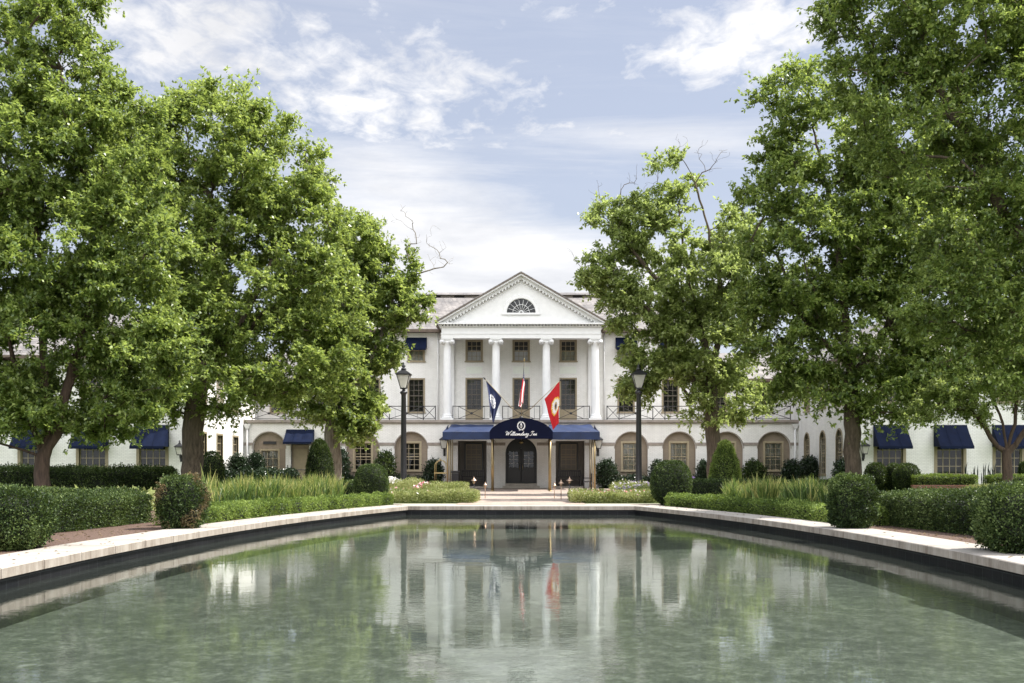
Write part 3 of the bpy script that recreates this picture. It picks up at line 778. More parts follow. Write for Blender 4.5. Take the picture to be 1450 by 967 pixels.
# ---- columns (Ionic)
for x in (-4.62, -1.575, 1.575, 4.62):
    yc = F0 + 0.32; mb = MB()
    mb.box(x - 0.40, x + 0.40, yc - 0.40, yc + 0.40, TER, TER + 0.12)
    pr = [(0.38, TER + 0.12), (0.39, TER + 0.17), (0.36, TER + 0.22), (0.31, TER + 0.24), (0.34, TER + 0.29), (0.31, TER + 0.34), (0.275, TER + 0.37)]
    zt = 9.02
    for i in range(9):
        t = i / 8; pr.append((0.268 - 0.042 * t ** 1.6, TER + 0.40 + (zt - TER - 0.40) * t))
    pr += [(0.25, zt + 0.02), (0.25, zt + 0.06), (0.30, zt + 0.14)]
    mb.lathe(pr, (x, yc), 28)
    o = mb.build('column', white_paint, hotel)
    cp = MB()
    cp.box(x - 0.36, x + 0.36, yc - 0.33, yc + 0.33, zt + 0.24, zt + 0.32)
    cp.box(x - 0.30, x + 0.30, yc - 0.27, yc + 0.27, zt + 0.10, zt + 0.238)
    for sx in (-1, 1):
        for q in range(3):   # stepped scroll
            r = 0.155 - q * 0.045
            cp.tube([(x + sx * 0.31, yc - 0.30 - q * 0.02, zt + 0.12), (x + sx * 0.31, yc + 0.30 + q * 0.02, zt + 0.12)], r, 16)
    cp.build('capital', white_paint, o)
    # pilaster on the wall behind
    if abs(x) > 4:
        pm = MB(); pm.box(x - 0.25, x + 0.25, U0 - 0.14, U0 + 0.02, TER, 9.36); pm.build('pilaster', white_paint, hotel)

# ---- entablature, ceiling and pediment
zc0, zc1, zc2 = 9.34, 10.05, 10.27; EX = 4.98; yf = F0 - 0.02
mb = MB()
mb.box(-EX, EX, yf, F0 + 0.64, zc0, 9.60); mb.box(-EX - 0.03, EX + 0.03, yf - 0.03, F0 + 0.67, 9.60, 9.64); mb.box(-EX + 0.02, EX - 0.02, yf + 0.02, F0 + 0.62, 9.64, zc1)
for sg in (-1, 1):
    xa, xb = sorted((sg * (EX - 0.65), sg * EX)); mb.box(xa, xb, F0 + 0.64, U0, zc0, 9.60); mb.box(xa, xb - 0.0, F0 + 0.62, U0, 9.60, zc1)
mb.build('entablature', white_paint, hotel)
mb = MB(); mb.box(-EX + 0.6, EX - 0.6, F0 + 0.6, U0, 9.66, 9.72); mb.build('portico_ceiling', white_paint, hotel)
mb = MB()
mb.box(-EX - 0.10, EX + 0.10, yf - 0.10, U0, zc1, zc1 + 0.05); mb.box(-5.2, 5.2, yf - 0.30, U0, zc1 + 0.13, zc2)
mb.build('cornice', white_paint, hotel)
mb = MB(); x = -EX - 0.04
while x < EX: mb.box(x, x + 0.10, yf - 0.17, yf + 0.1, zc1 + 0.05, zc1 + 0.128); x += 0.2
mb.build('dentils', white_paint, hotel)
# tympanum with lunette
apx = 13.34; slope = (apx - 10.32) / 5.22
mb = MB(); hol = [(0.9 * math.cos(PI * i / 20), 10.94 + 0.88 * math.sin(PI * i / 20)) for i in range(21)]
mb.holes([(-5.0, zc2), (5.0, zc2), (0, zc2 + 5.0 * slope)], [hol], yf + 0.12, 0.12)
mb.build('tympanum', white_paint, hotel)
mb = MB(); k = 24
vs = []
for i in range(k + 1):
    a = PI * i / k
    for r, yy in ((0.91, yf + 0.05), (1.10, yf + 0.05), (1.13, yf + 0.13), (0.91, yf + 0.13)): vs.append((r * math.cos(a), yy, 10.94 + r * math.sin(a)))
mb.add(vs, [(4 * i + j, 4 * i + 4 + j, 4 * i + 4 + (j + 1) % 4, 4 * i + (j + 1) % 4) for i in range(k) for j in range(4)])
mb.box(-1.2, 1.2, yf + 0.02, yf + 0.13, 10.82, 10.935)
lun = mb.build('fan_window', white_paint, hotel)
mb = MB(); mb.add([(x, yf + 0.20, z) for x, z in hol], [tuple(range(21))]); mb.build('pane', glass, lun)
mb = MB(); mb.add([(x, yf + 0.55, z) for x, z in hol], [tuple(range(21))]); 
mb.add([(x, yf + 0.23, z) for x, z in hol] + [(x, yf + 0.55, z) for x, z in hol], [(i, i + 1, i + 22, i + 21) for i in range(20)] + [(20, 0, 21, 41)])
mb.build('room_lining', dark_room, lun)
mb = MB()
for i in range(1, 9):
    a = PI * i / 9; mb.tube([(0.1 * math.cos(a), yf + 0.17, 10.94 + 0.1 * math.sin(a)), (0.9 * math.cos(a), yf + 0.17, 10.94 + 0.88 * math.sin(a))], 0.014, 5)
for r in (0.52,):
    mb.tube([(r * math.cos(PI * i / 24), yf + 0.17, 10.94 + r * math.sin(PI * i / 24)) for i in range(25)], 0.016, 5)
mb.tube([(0.12 * math.cos(PI * i / 8), yf + 0.17, 10.945 + 0.12 * math.sin(PI * i / 8)) for i in range(9)], 0.04, 5)
mb.build('glazing_bars', white_paint, lun)
# raking cornice
for sg in (-1, 1):
    mb = MB()
    def rk(off0, off1, ya, yb, m=0, x0=5.28, x1=0.0):
        za0 = apx - slope * x0; 
        mb.prism([(sg * x0, za0 + off0), (sg * x1, apx + off0), (sg * x1, apx + off1), (sg * x0, za0 + off1)], ya, yb, m)
    rk(-0.33, -0.12, yf - 0.08, F0 + 1.0, x0=5.0); rk(-0.12, -0.02, yf - 0.34, F0 + 1.0); rk(-0.02, 0.035, yf - 0.40, F0 + 1.0, 1)
    x = 0.12
    while x < 4.7:
        zz = apx - slope * x - 0.33; mb.box(*sorted((sg * x, sg * (x + 0.09))), yf - 0.13, yf + 0.13, zz - 0.12, zz + 0.0); x += 0.2
    mb.build('raking_cornice', [white_paint, gutter_mat], hotel)
    # portico gable roof slope
    mb = MB(); x0 = 5.3
    mb.prism([(sg * x0, apx - slope * x0 + 0.038), (0, apx + 0.038), (0, apx + 0.10), (sg * x0, apx - slope * x0 + 0.10)], yf - 0.38, 69.5, 0)
    mb.build('roof', slate, hotel)
    mb = MB(); mb.box(*sorted((sg * 5.2, sg * 5.34)), yf - 0.4, 64.3, 10.12, 10.30); mb.build('gutter', gutter_mat, hotel)
    mb = MB(); mb.tube([(sg * 5.42, U0 - 0.07, 10.2), (sg * 5.42, U0 - 0.07, TER + 0.05)], 0.045, 8)
    for zz in (5.4, 7.0, 8.6): mb.box(sg * 5.42 - 0.07, sg * 5.42 + 0.07, U0 - 0.12, U0 + 0.01, zz, zz + 0.06)
    mb.build('downpipe', white_paint, hotel)
# ---- main roof: lower slope, vent strip, cap
mb = MB()
ex, ey0, ey1 = LOWX + 0.45, U0 - 0.5, U0 + 13.4
tx, ty0, ty1 = 7.6, 69.0, 74.4; zb, zt = E3 + 0.02, 13.06
vs = [(-ex, ey0, zb), (ex, ey0, zb), (ex, ey1, zb), (-ex, ey1, zb), (-tx, ty0, zt), (tx, ty0, zt), (tx, ty1, zt), (-tx, ty1, zt)]
mb.add(vs, [(0, 1, 5, 4), (1, 2, 6, 5), (2, 3, 7, 6), (3, 0, 4, 7), (0, 3, 2, 1), (4, 5, 6, 7)])
mb.build('roof', slate, hotel)
mb = MB(); mb.box(-ex, ex, ey0 - 0.12, ey0 + 0.02, E3 - 0.16, E3 + 0.03, 0); mb.box(-ex, -5.3, ey0 + 0.02, U0 - 0.003, E3 - 0.14, E3 + 0.015, 0); mb.box(5.3, ex, ey0 + 0.02, U0 - 0.003, E3 - 0.14, E3 + 0.015, 0)
mb.build('gutter', gutter_mat, hotel)
mb = MB(); mb.box(-6.6, 6.6, ty0 + 0.3, ty1 - 0.3, zt, zt + 0.22, 0)
x = -6.3
while x < 6.3: mb.box(x, x + 0.7, ty0 + 0.27, ty0 + 0.31, zt + 0.03, zt + 0.19, 1); x += 1.65
mb.build('vent_strip', [band_mat, dark_room], hotel)
mb = MB(); vs = [(-7.0, ty0, zt + 0.22), (7.0, ty0, zt + 0.22), (7.0, ty1, zt + 0.22), (-7.0, ty1, zt + 0.22), (-6.0, ty0 + 1.1, zt + 0.56), (6.0, ty0 + 1.1, zt + 0.56), (6.0, ty1 - 1.1, zt + 0.56), (-6.0, ty1 - 1.1, zt + 0.56)]
mb.add(vs, [(0, 1, 5, 4), (1, 2, 6, 5), (2, 3, 7, 6), (3, 0, 4, 7), (0, 3, 2, 1), (4, 5, 6, 7)]); mb.build('roof_cap', slate, hotel)
# lower side roofs
for sg in (-1, 1):
    mb = MB(); a, b2 = sorted((sg * LOWX, sg * (HX + 0.5)))
    mb.prism_x([(U0 - 0.2, E2), (U0 + 5, E2 + 2.3), (U0 + 10, E2)], a + 0.003, b2, 0); mb.build('roof', slate, hotel)
    mb = MB(); mb.box(a, b2, U0 - 0.34, U0 - 0.205, E2 - 0.16, E2 + 0.02); mb.box(a, b2, U0 - 0.205, U0 + 0.247, E2 - 0.14, E2 - 0.003); mb.build('gutter', gutter_mat, hotel)
    # corner downpipe with hopper
    mb = MB(); xx = sg * (HX - 0.22)
    mb.tube([(xx, F0 - 0.1, 3.75), (xx, F0 - 0.1, 0.05)], 0.06, 8); mb.add([(xx - .09, F0 - .17, 3.7), (xx + .09, F0 - .17, 3.7), (xx + .09, F0 - .02, 3.7), (xx - .09, F0 - .02, 3.7), (xx - .22, F0 - .24, 4.0), (xx + .22, F0 - .24, 4.0), (xx + .22, F0 - .01, 4.0), (xx - .22, F0 - .01, 4.0)], [(0, 1, 5, 4), (1, 2, 6, 5), (2, 3, 7, 6), (3, 0, 4, 7), (4, 5, 6, 7)])
    mb.build('downpipe', white_paint, hotel)

# ---- terrace railings: X panels
def rail_mesh(kind):
    mb = MB(); H = 0.86; b = 0.016
    def bar(x0, z0, x1, z1, r=0.019): mb.tube([(x0, 0, z0), (x1, 0, z1)], r, 5)
    if kind == 'narrow':
        w = 0.76; bar(0, 0.08, w, H); bar(w, 0.08, 0, H)
    elif kind == 'wide':
        w = 2.1; bar(0, H, w / 2, 0.42); bar(w / 2, 0.42, w, H); bar(0, 0.08, w / 2, 0.42); bar(w / 2, 0.42, w, 0.08)
        mb.lathe([(0.0, 0.34), (0.07, 0.37), (0.09, 0.42), (0.07, 0.47), (0.0, 0.50)], (w / 2, 0), 10)
        bar(0.35, 0.08, 0.35, H - 0.15, 0.009); bar(w - 0.35, 0.08, w - 0.35, H - 0.15, 0.009)
    elif kind == 'bay':
        w = 2.32; q = 0.34
        bar(q, 0.08, q, H, 0.013); bar(w - q, 0.08, w - q, H, 0.013)
        bar(q, H, w / 2, 0.42); bar(w / 2, 0.42, w - q, H); bar(q, 0.08, w / 2, 0.42); bar(w / 2, 0.42, w - q, 0.08)
        mb.lathe([(0.0, 0.34), (0.07, 0.37), (0.09, 0.42), (0.07, 0.47), (0.0, 0.50)], (w / 2, 0), 10)
    mb.box(0, w, -0.025, 0.025, H - 0.018, H + 0.026); mb.box(0, w, -0.015, 0.015, 0.065, 0.10)
    mb.box(-0.026, 0.026, -0.018, 0.018, 0, H + 0.04); mb.box(w - 0.026, w + 0.026, -0.0175, 0.0175, 0, H + 0.038)
    mb.lathe([(0.035, 0.05), (0.035, 0.12)], (0, 0), 8)
    return mb.mesh('railing', iron), w
RM = {k: rail_mesh(k) for k in ('narrow', 'wide', 'bay')}
for sg in (-1, 1):
    x = 5.35; k = 0
    while x < HX - 0.5:
        me, w = RM['narrow' if k % 2 == 0 else 'wide']
        if x + w > HX: break
        link_mesh('railing', me, hotel, ((x if sg > 0 else -x - w), 0.12, TER)); x += w; k += 1
for xc in (-3.1, 0, 3.1):
    link_mesh('railing', RM['bay'][0], hotel, (xc - 1.16, 0.12, TER))

# ---- wings
WX1 = 33.0; WB = 80.0; WE = 7.05
fw = (19.25, 22.4, 25.45, 28.5, 31.4)
for sg in (-1, 1):
    mb = MB(); hz = [rect(sg * x - 0.68, sg * x + 0.68, 0.92, 2.62) for x in fw] + [rect(sg * x - 0.5, sg * x + 0.5, 4.7, 6.3) for x in fw]
    a, b2 = sorted((sg * HX, sg * WX1))
    mb.holes(rect(a, b2, 0, WE), hz, WF, 0.1); mb.build('wall', white_brick, hotel)
    for x in fw:
        window(hotel, sg * x, WF, 0.92, 1.36, 1.70, 4, 4, None if sg > 0 else DARKC, tan_trim, tan_light, tw=0.16, meet=False)
        window(hotel, sg * x, WF, 4.7, 1.0, 1.6, 3, 4, DARKC)
        awning(hotel, sg * x, WF, 3.50, 2.36, 1.74, 0.85)
    # inner side wall
    sw = (54.0, 56.95, 60.1)
    frm = side(sg * HX, sg)
    mb = MB()
    if sg > 0: hz = [arch(y, 0.95, 0.9, 3.32) for y in sw]
    else: hz = [rect(y - 0.5, y + 0.5, 0.9, 3.12) for y in sw]
    hz += [rect(y - 0.47, y + 0.47, 4.7, 6.3) for y in sw]
    mb.holes(rect(WF, WB, 0, WE), hz, 0.0, 0.1, frm); mb.build('wall', white_brick, hotel)
    rz = -PI / 2 * sg
    for y in sw:
        if sg > 0: window(hotel, HX, y, 0.9, 0.95, 2.42, 3, 7, DARKC, rz=-PI / 2, archtop=True)
        else: window(hotel, -HX, y, 0.9, 1.0, 2.22, 3, 5, SPLIT, rz=PI / 2, tmat=tan_trim)
        window(hotel, sg * HX, y, 4.7, 0.94, 1.6, 3, 4, DARKC, rz=-PI / 2 if sg > 0 else PI / 2)
    # closing walls and roof
    mb = MB(); mb.box(*sorted((sg * WX1, sg * (WX1 - 0.3))), WF + 0.003, WB, 0, WE); mb.box(a + 0.31, b2 - 0.31, WB - 0.3, WB, 0, WE); mb.build('wall', white_brick, hotel)
    mb = MB(); x0, x1 = a - 0.45, b2 + 0.45; y0, y1 = WF - 0.45, WB + 0.45; rr = 5.2; zr = WE + 3.2
    vs = [(x0, y0, WE), (x1, y0, WE), (x1, y1, WE), (x0, y1, WE), (x0 + rr, y0 + rr, zr), (x1 - rr, y0 + rr, zr), (x1 - rr, y1 - rr, zr), (x0 + rr, y1 - rr, zr)]
    mb.add(vs, [(0, 1, 5, 4), (1, 2, 6, 5), (2, 3, 7, 6), (3, 0, 4, 7), (0, 3, 2, 1), (4, 5, 6, 7)]); mb.build('roof', slate, hotel)
    mb = MB(); mb.box(x0 - 0.12, x1 + 0.12, y0 - 0.12, y0 - 0.002, WE - 0.13, WE + 0.04); mb.box(*( (x0 - 0.12, x0 - 0.002) if sg > 0 else (x1 + 0.002, x1 + 0.12)), y0, y1, WE - 0.13, WE + 0.04); mb.build('gutter', gutter_mat, hotel)
mb = MB(); mb.box(-LOWX, LOWX, U0 + 12.7, U0 + 13, 0, E3); mb.box(-HX, -LOWX - 0.003, U0 + 9.6, U0 + 9.8, 0, E2); mb.box(LOWX + 0.003, HX, U0 + 9.6, U0 + 9.8, 0, E2)
mb.build('wall', white_brick, hotel)

# ================================================================== ENTRANCE CANOPY
can = thing('entrance_canopy', 'navy canvas entrance canopy with white script lettering and brass posts', 'canopy', (0, 58, 0))
CF = 53.0
def arc_prof(hw, zside, ztop, n=28):
    return [(-hw + 2 * hw * i / n, zside + (ztop - zside) * (1 - abs(-1 + 2 * i / n) ** 2.0) ** 0.72) for i in range(n + 1)]
pr = arc_prof(1.68, 3.17, 3.90)
mb = MB()
face = [(1.68, 2.80), (-1.68, 2.80)] + pr
mb.prism(face, CF, CF + 0.03, 0)
k = len(pr)
mb.add([(x, CF + 0.031, z) for x, z in pr] + [(x, F0 - 0.05, z) for x, z in pr] , [(i, i + 1, i + 1 + k, i + k) for i in range(k - 1)], 0, True)
for sg in (-1, 1):
    mb.quad((sg * 1.68, CF + 0.031, 2.8), (sg * 1.68, 57.4, 2.8), (sg * 1.68, 57.4, 3.17), (sg * 1.68, CF + 0.031, 3.17), 0)
mb.build('arched_cover', navy_dark, can)
# piping round the front
mb = MB(); mb.tube([(x, CF - 0.004, z + 0.005) for x, z in pr], 0.014, 6); mb.build('piping', navy, can)
for sg in (-1, 1):
    mb = MB(); Y1, Y0 = F0 - 0.05, 57.5; xa, xb = 1.70, 4.32; xc_ = 4.52
    n = 10; vs = []
    rows_ = []
    for i in range(n + 1):
        t = i / n; y = Y1 + (Y0 - Y1) * t; z = 3.96 - (0.62) * t - 0.05 * math.sin(PI * t)
        rows_.append((y, z, xb + 0.0 + (xc_ - xb) * t))
    m_ = 14
    for (y, z, xe) in rows_:
        for j in range(m_ + 1):
            u = j / m_; vs.append((sg * (xa + (xe - xa) * u), y, z + 0.018 * math.sin(u * 17 + y * 2) * (0.4 + u) ))
    mb.add(vs, [(i * (m_ + 1) + j, i * (m_ + 1) + j + 1, (i + 1) * (m_ + 1) + j + 1, (i + 1) * (m_ + 1) + j) for i in range(n) for j in range(m_)], 0, True)
    zf = 3.34
    mb.box(*sorted((sg * xa, sg * xc_)), Y0 - 0.03, Y0 - 0.005, 2.90, zf - 0.0, 0)      # front valance
    # curved end drop
    side_ = [(Y0 - 0.03, 2.90), (Y0 - 0.03, 3.34)] + [(y, z) for y, z, _ in rows_[::-1]][1:] + [(Y1, 3.2), (Y1 - 1.5, 2.90)]
    mb.prism_x(side_, *sorted((sg * (xc_ + 0.002), sg * (xc_ + 0.02))), 0)
    mb.build('side_awning', sunlit_blue, can)
    for yy in (57.6, 59.5, 61.4):
        pm = MB(); pm.tube([(sg * 4.25, yy, 0.0), (sg * 4.25, yy, 3.0)], 0.055, 10, 0); pm.lathe([(0.10, 0.0), (0.10, 0.03), (0.06, 0.07)], (sg * 4.25, yy), 12)
        pm.build('post', brass_dull if yy < 59 else tan_light, can)
    for yy in (CF + 0.1, CF + 1.9):
        pm = MB(); pm.tube([(sg * 1.55, yy, 0.0), (sg * 1.55, yy, 2.85)], 0.052, 12); pm.lathe([(0.10, 0.0), (0.10, 0.03), (0.06, 0.07)], (sg * 1.55, yy), 12)
        pm.build('post', brass_dull, can)
mb = MB()
for x, z in ((-1.6, 2.88), (1.6, 2.88), (0, 3.8)): mb.tube([(x, CF + 0.08, z), (x, F0 - 0.1, z)], 0.025, 6)
mb.box(-1.62, 1.62, CF + 0.05, CF + 0.09, 2.83, 2.87)
for sg in (-1, 1): mb.tube([(sg * 1.6, 57.6, 2.96), (sg * 4.3, 57.6, 2.96)], 0.025, 6)
mb.build('frame', brass_dull, can)
# lettering
def text_mesh(body, size, shear, name, mat, parent, loc, ext=0.004, sx=1.0, off=0.0, spacing=1.0):
    cu = bpy.data.curves.new(name, 'FONT'); cu.body = body; cu.size = size; cu.shear = shear; cu.align_x = 'CENTER'; cu.extrude = ext; cu.offset = off; cu.space_character = spacing
    to = bpy.data.objects.new('tmp_text', cu); COL.objects.link(to)
    bpy.context.view_layer.update()
    me = bpy.data.meshes.new_from_object(to.evaluated_get(bpy.context.evaluated_depsgraph_get()))
    bpy.data.objects.remove(to)
    me.name = name
    co = np.zeros(len(me.vertices) * 3, dtype=np.float32); me.vertices.foreach_get('co', co); co = co.reshape(-1, 3)
    out = np.column_stack([co[:, 0] * sx, -co[:, 2], co[:, 1]]); me.vertices.foreach_set('co', out.astype(np.float32).ravel())
    me.materials.clear(); me.materials.append(mat); me.update()
    pw = wloc(parent)
    return link_mesh(name, me, parent, (loc[0] - pw.x, loc[1] - pw.y, loc[2] - pw.z))
# hand-drawn script strokes: each letter a list of strokes on a unit grid
def S(*p): return list(p)
GL = {
 'W': (1.25, [S((-.25, .75), (-.05, 1.02), (.18, .98), (.12, .5), (.10, .05), (.35, .45), (.62, .95), (.55, .4), (.56, .04), (.85, .5), (1.15, 1.08), (1.45, 1.12))]),
 'I': (0.75, [S((.0, .80), (.15, 1.05), (.55, 1.08), (.85, 1.0)), S((.55, 1.06), (.42, .5), (.30, .06), (.05, -.04), (-.12, .12))]),
 'i': (0.32, [S((.0, .05), (.18, .48), (.14, .05), (.34, .10)), S((.22, .66), (.24, .68))]),
 'l': (0.34, [S((.0, .05), (.28, .75), (.26, 1.0), (.14, .7), (.14, .05), (.36, .10))]),
 'a': (0.50, [S((.40, .42), (.18, .48), (.04, .2), (.14, .0), (.34, .2), (.44, .46), (.36, .05), (.54, .10))]),
 'm': (0.78, [S((.0, .05), (.12, .46), (.10, .02), (.28, .44), (.36, .38), (.32, .02), (.52, .44), (.62, .38), (.58, .04), (.80, .10))]),
 's': (0.38, [S((.0, .05), (.24, .50), (.32, .14), (.14, -.02), (.04, .06)), S((.24, .06), (.42, .10))]),
 'b': (0.44, [S((.0, .1), (.26, .8), (.24, 1.0), (.10, .5), (.12, .02), (.34, .08), (.36, .36), (.46, .34))]),
 'u': (0.54, [S((.0, .1), (.12, .46), (.10, .05), (.26, .05), (.42, .46), (.40, .05), (.58, .10))]),
 'r': (0.36, [S((.0, .05), (.14, .52), (.28, .44), (.24, .05), (.40, .10))]),
 'g': (0.48, [S((.38, .42), (.18, .48), (.04, .2), (.14, .02), (.34, .2), (.42, .46), (.30, -.35), (.02, -.52), (-.10, -.36), (.50, .10))]),
 'n': (0.52, [S((.0, .05), (.12, .46), (.10, .02), (.28, .46), (.38, .38), (.34, .04), (.54, .10))]),
 ' ': (0.42, []),
}
def script(word, size, cx, y, z, slant=0.32, th=0.02):
    mb = MB(); x = 0; tot = sum(GL[c][0] for c in word)
    for c in word:
        adv, st = GL[c]
        for s_ in st:
            pts = []
            P = [s_[0]] + s_ + [s_[-1]]
            for i in range(len(P) - 3):
                for q in range(4):
                    t = q / 4; a = [P[i + j] for j in range(4)]
                    pts.append(tuple(0.5 * (2 * a[1][k_] + (-a[0][k_] + a[2][k_]) * t + (2 * a[0][k_] - 5 * a[1][k_] + 4 * a[2][k_] - a[3][k_]) * t * t + (-a[0][k_] + 3 * a[1][k_] - 3 * a[2][k_] + a[3][k_]) * t ** 3) for k_ in (0, 1)))
            pts.append(s_[-1])
            mb.tube([(cx + (x + px_ + pz_ * slant - tot / 2) * size, y, z + pz_ * size) for px_, pz_ in pts], th, 5, smooth=False)
        x += adv
    return mb
script('Williamsburg Inn', 0.20, 0.0, CF - 0.008, 2.985, th=0.0145).build('lettering', white_ink, can)
# wreath emblem with cypher
mb = MB(); ec = (0.0, 3.50); R_ = 0.185
for sg in (-1, 1):
    for i in range(15):
        a = -PI / 2 + sg * (0.15 + (PI - 0.45) * i / 14)
        px_, pz_ = ec[0] + R_ * math.cos(a), ec[1] + R_ * 1.12 * math.sin(a)
        for io in (-1, 1):
            an = a + sg * PI / 2 - io * sg * 0.55; ln = 0.062
            tx_, tz_ = px_ + ln * math.cos(an), pz_ + ln * math.sin(an)
            nx_, nz_ = -math.sin(an) * 0.016, math.cos(an) * 0.016
            mx_, mz_ = (px_ + tx_) / 2, (pz_ + tz_) / 2
            mb.prism([(px_, pz_), (mx_ + nx_, mz_ + nz_), (tx_, tz_), (mx_ - nx_, mz_ - nz_)], CF - 0.012, CF - 0.002)
    mb.tube([(ec[0] + R_ * math.cos(-PI / 2 + sg * t * 2.7), CF - 0.006, ec[1] + R_ * 1.12 * math.sin(-PI / 2 + sg * t * 2.7)) for t in [i / 16 for i in range(17)]], 0.010, 4)
    mb.tube([(0, CF - 0.006, ec[1] - R_ * 1.12), (sg * 0.12, CF - 0.006, ec[1] - R_ * 1.12 - 0.06)], 0.012, 4)
    mb.tube([(sg * 0.005, CF - 0.006, ec[1] - 0.13), (sg * 0.07, CF - 0.006, ec[1] - 0.02), (sg * 0.03, CF - 0.006, ec[1] + 0.08), (sg * 0.015, CF - 0.006, ec[1] + 0.15)], 0.012, 4)
mb.tube([(0, CF - 0.007, ec[1] - 0.14), (0, CF - 0.007, ec[1] + 0.13)], 0.02, 4)
mb.build('wreath_emblem', white_ink, can)
# flag bracket on the crown of the arch
mb = MB(); mb.lathe([(0.10, 3.86), (0.12, 3.92), (0.09, 3.99), (0.04, 4.02)], (0, CF + 0.15), 12); mb.box(-0.2, 0.2, CF + 0.1, CF + 0.2, 3.86, 3.93); mb.build('flag_bracket', black_metal, can)

# ================================================================== FLAGS
def pole(par, a, b2, finial=None, r=0.02, mat=None):
    mb = MB(); mb.tube([a, b2], [r, r * 0.85], 8); mb.build('pole', mat or tan_light, par)
    d = (Vector(b2) - Vector(a)).normalized(); c = Vector(b2) + d * 0.04
    mb = MB(); mb.tube([Vector(b2) - d * 0.01, c - d * 0.01, c + d * 0.05, c + d * 0.11], [0.03, 0.045, 0.035, 0.004], 8); mb.build('finial', black_metal if finial is None else finial, par)
def cloth(par, h0, h1, d0, d1, matf, mats, nu=44, nv=64, fold=0.06, fk=3.0, ph=0.0, fx=0.0):
    """hoist h0(low)->h1(tip); bottoms d0,d1; material picked per face by matf(u,v)"""
    vs = []; h0, h1, d0, d1 = map(Vector, (h0, h1, d0, d1))
    for j in range(nv + 1):
        v = j / nv
        for i in range(nu + 1):
            u = i / nu
            p = h0.lerp(h1, u).lerp(d0.lerp(d1, u), v)
            w = math.sin(u * fk * 2 * PI + ph + v * 1.3) * fold * min(1, v * 2.2)
            vs.append((p.x + w * fx + 0.012 * math.sin(v * 9 + u * 5), p.y + w + 0.05 * v * math.sin(u * 4), p.z))
    mb = MB()
    for j in range(nv):
        for i in range(nu):
            a = j * (nu + 1) + i
            mb.f.append([a, a + 1, a + nu + 2, a + nu + 1]); mb.m.append(matf((i + 0.5) / nu, (j + 0.5) / nv)); mb.sm.append(True)
    mb.v = vs
    me = mb.mesh('cloth', mats, wloc(par)); o = link_mesh('cloth', me, par)
    md = o.modifiers.new('thickness', 'SOLIDIFY'); md.thickness = 0.006
    return o
B0 = Vector((0, CF + 0.15, 3.98))
def wv3(px, py, d): return Vector(W(px, py, d))
# blue state flag
fl = thing('flag', 'navy flag with round white seal hanging at left above the canopy', 'flag', tuple(B0 + Vector((-0.06, 0, 0))), 'flags above the canopy')
tip = wv3(687, 537, 52.6); pole(fl, B0 + Vector((-0.06, 0, 0)), tip)
def mblue(u, v):
    x = (u - 0.56) * 1.9; z = (v - 0.43) * 3.1; r = math.hypot(x, z); a = math.atan2(z, x)
    if r < 0.16: return 2
    if r < 0.34: return 1 if (int(v * 64) % 3 or int(u * 44) % 4) else 2
    if r < 0.40: return 0
    if r < 0.60: return 1 if (int(a * 7 + 30) % 4) else 2
    return 0
lo = wv3(710, 563, 52.9)
cloth(fl, tuple(lo), tuple(lo.lerp(tip, 0.93)), tuple(wv3(698.5, 599, 52.8)), tuple(wv3(695.8, 590, 52.5)), mblue, [flag_navy, flag_white, flag_grey], fold=0.09, fk=1.6)
# national flag
fl = thing('flag', 'red and white striped flag hanging narrow from the centre staff', 'flag', tuple(B0), 'flags above the canopy')
tip = Vector((0.16, 51.3, CAMH + (664 - 511) * 51.3 / FPX)); pole(fl, tuple(B0 + Vector((0, -0.06, 0))), tuple(tip), brass)
lo = B0.lerp(tip, 0.36)
def mus(u, v):
    if u > 6 / 13 and v < 0.42:
        return 3 if (int(u * 44) % 4 == 1 and int(v * 64) % 4 == 1) else 0
    return 1 if int(u * 13) % 2 == 0 else 2
cloth(fl, tuple(lo + Vector((-.02, 0, 0))), tuple(tip - Vector((0, 0, 0.03))), tuple(Vector((-0.12, 52.0, CAMH + (664 - 577) * 52.0 / FPX))), tuple(Vector((0.06, 51.6, CAMH + (664 - 569) * 51.6 / FPX))), mus, [flag_navy, flag_red, flag_white, flag_white], nu=52, fold=0.10, fk=1.5, fx=0.9)
# red flag with gold seal
fl = thing('flag', 'red flag with white and gold scalloped seal hanging at right above the canopy', 'flag', tuple(B0 + Vector((0.06, 0, 0))), 'flags above the canopy')
tip = wv3(793, 539, 52.6); pole(fl, B0 + Vector((0.06, 0, 0)), tip)
lo = wv3(771, 565, 52.9)
def mred(u, v):
    x = (u - 0.66) * 1.35; z = (v - 0.50) * 2.5; r = math.hypot(x, z); a = math.atan2(z, x)
    edge = 0.50 + 0.05 * abs(math.sin(a * 5.0)) + 0.03 * math.sin(a * 3 + 1)
    if r > edge: return 0
    if r > edge - 0.09 or (r > edge - 0.16 and int(a * 9 + 40) % 3 == 0): return 2
    if math.hypot(x * 1.9, z) < 0.17: return 3
    if math.hypot(x * 1.5, z) < 0.27: return 2 if int(a * 5) % 2 else 4
    return 1
cloth(fl, tuple(lo), tuple(lo.lerp(tip, 0.98)), tuple(wv3(783, 609, 52.8)), tuple(wv3(791, 599, 52.5)), mred, [flag_red, flag_white, flag_gold, flag_navy, flag_grey], nu=60, nv=90, fold=0.035, fk=1.2)
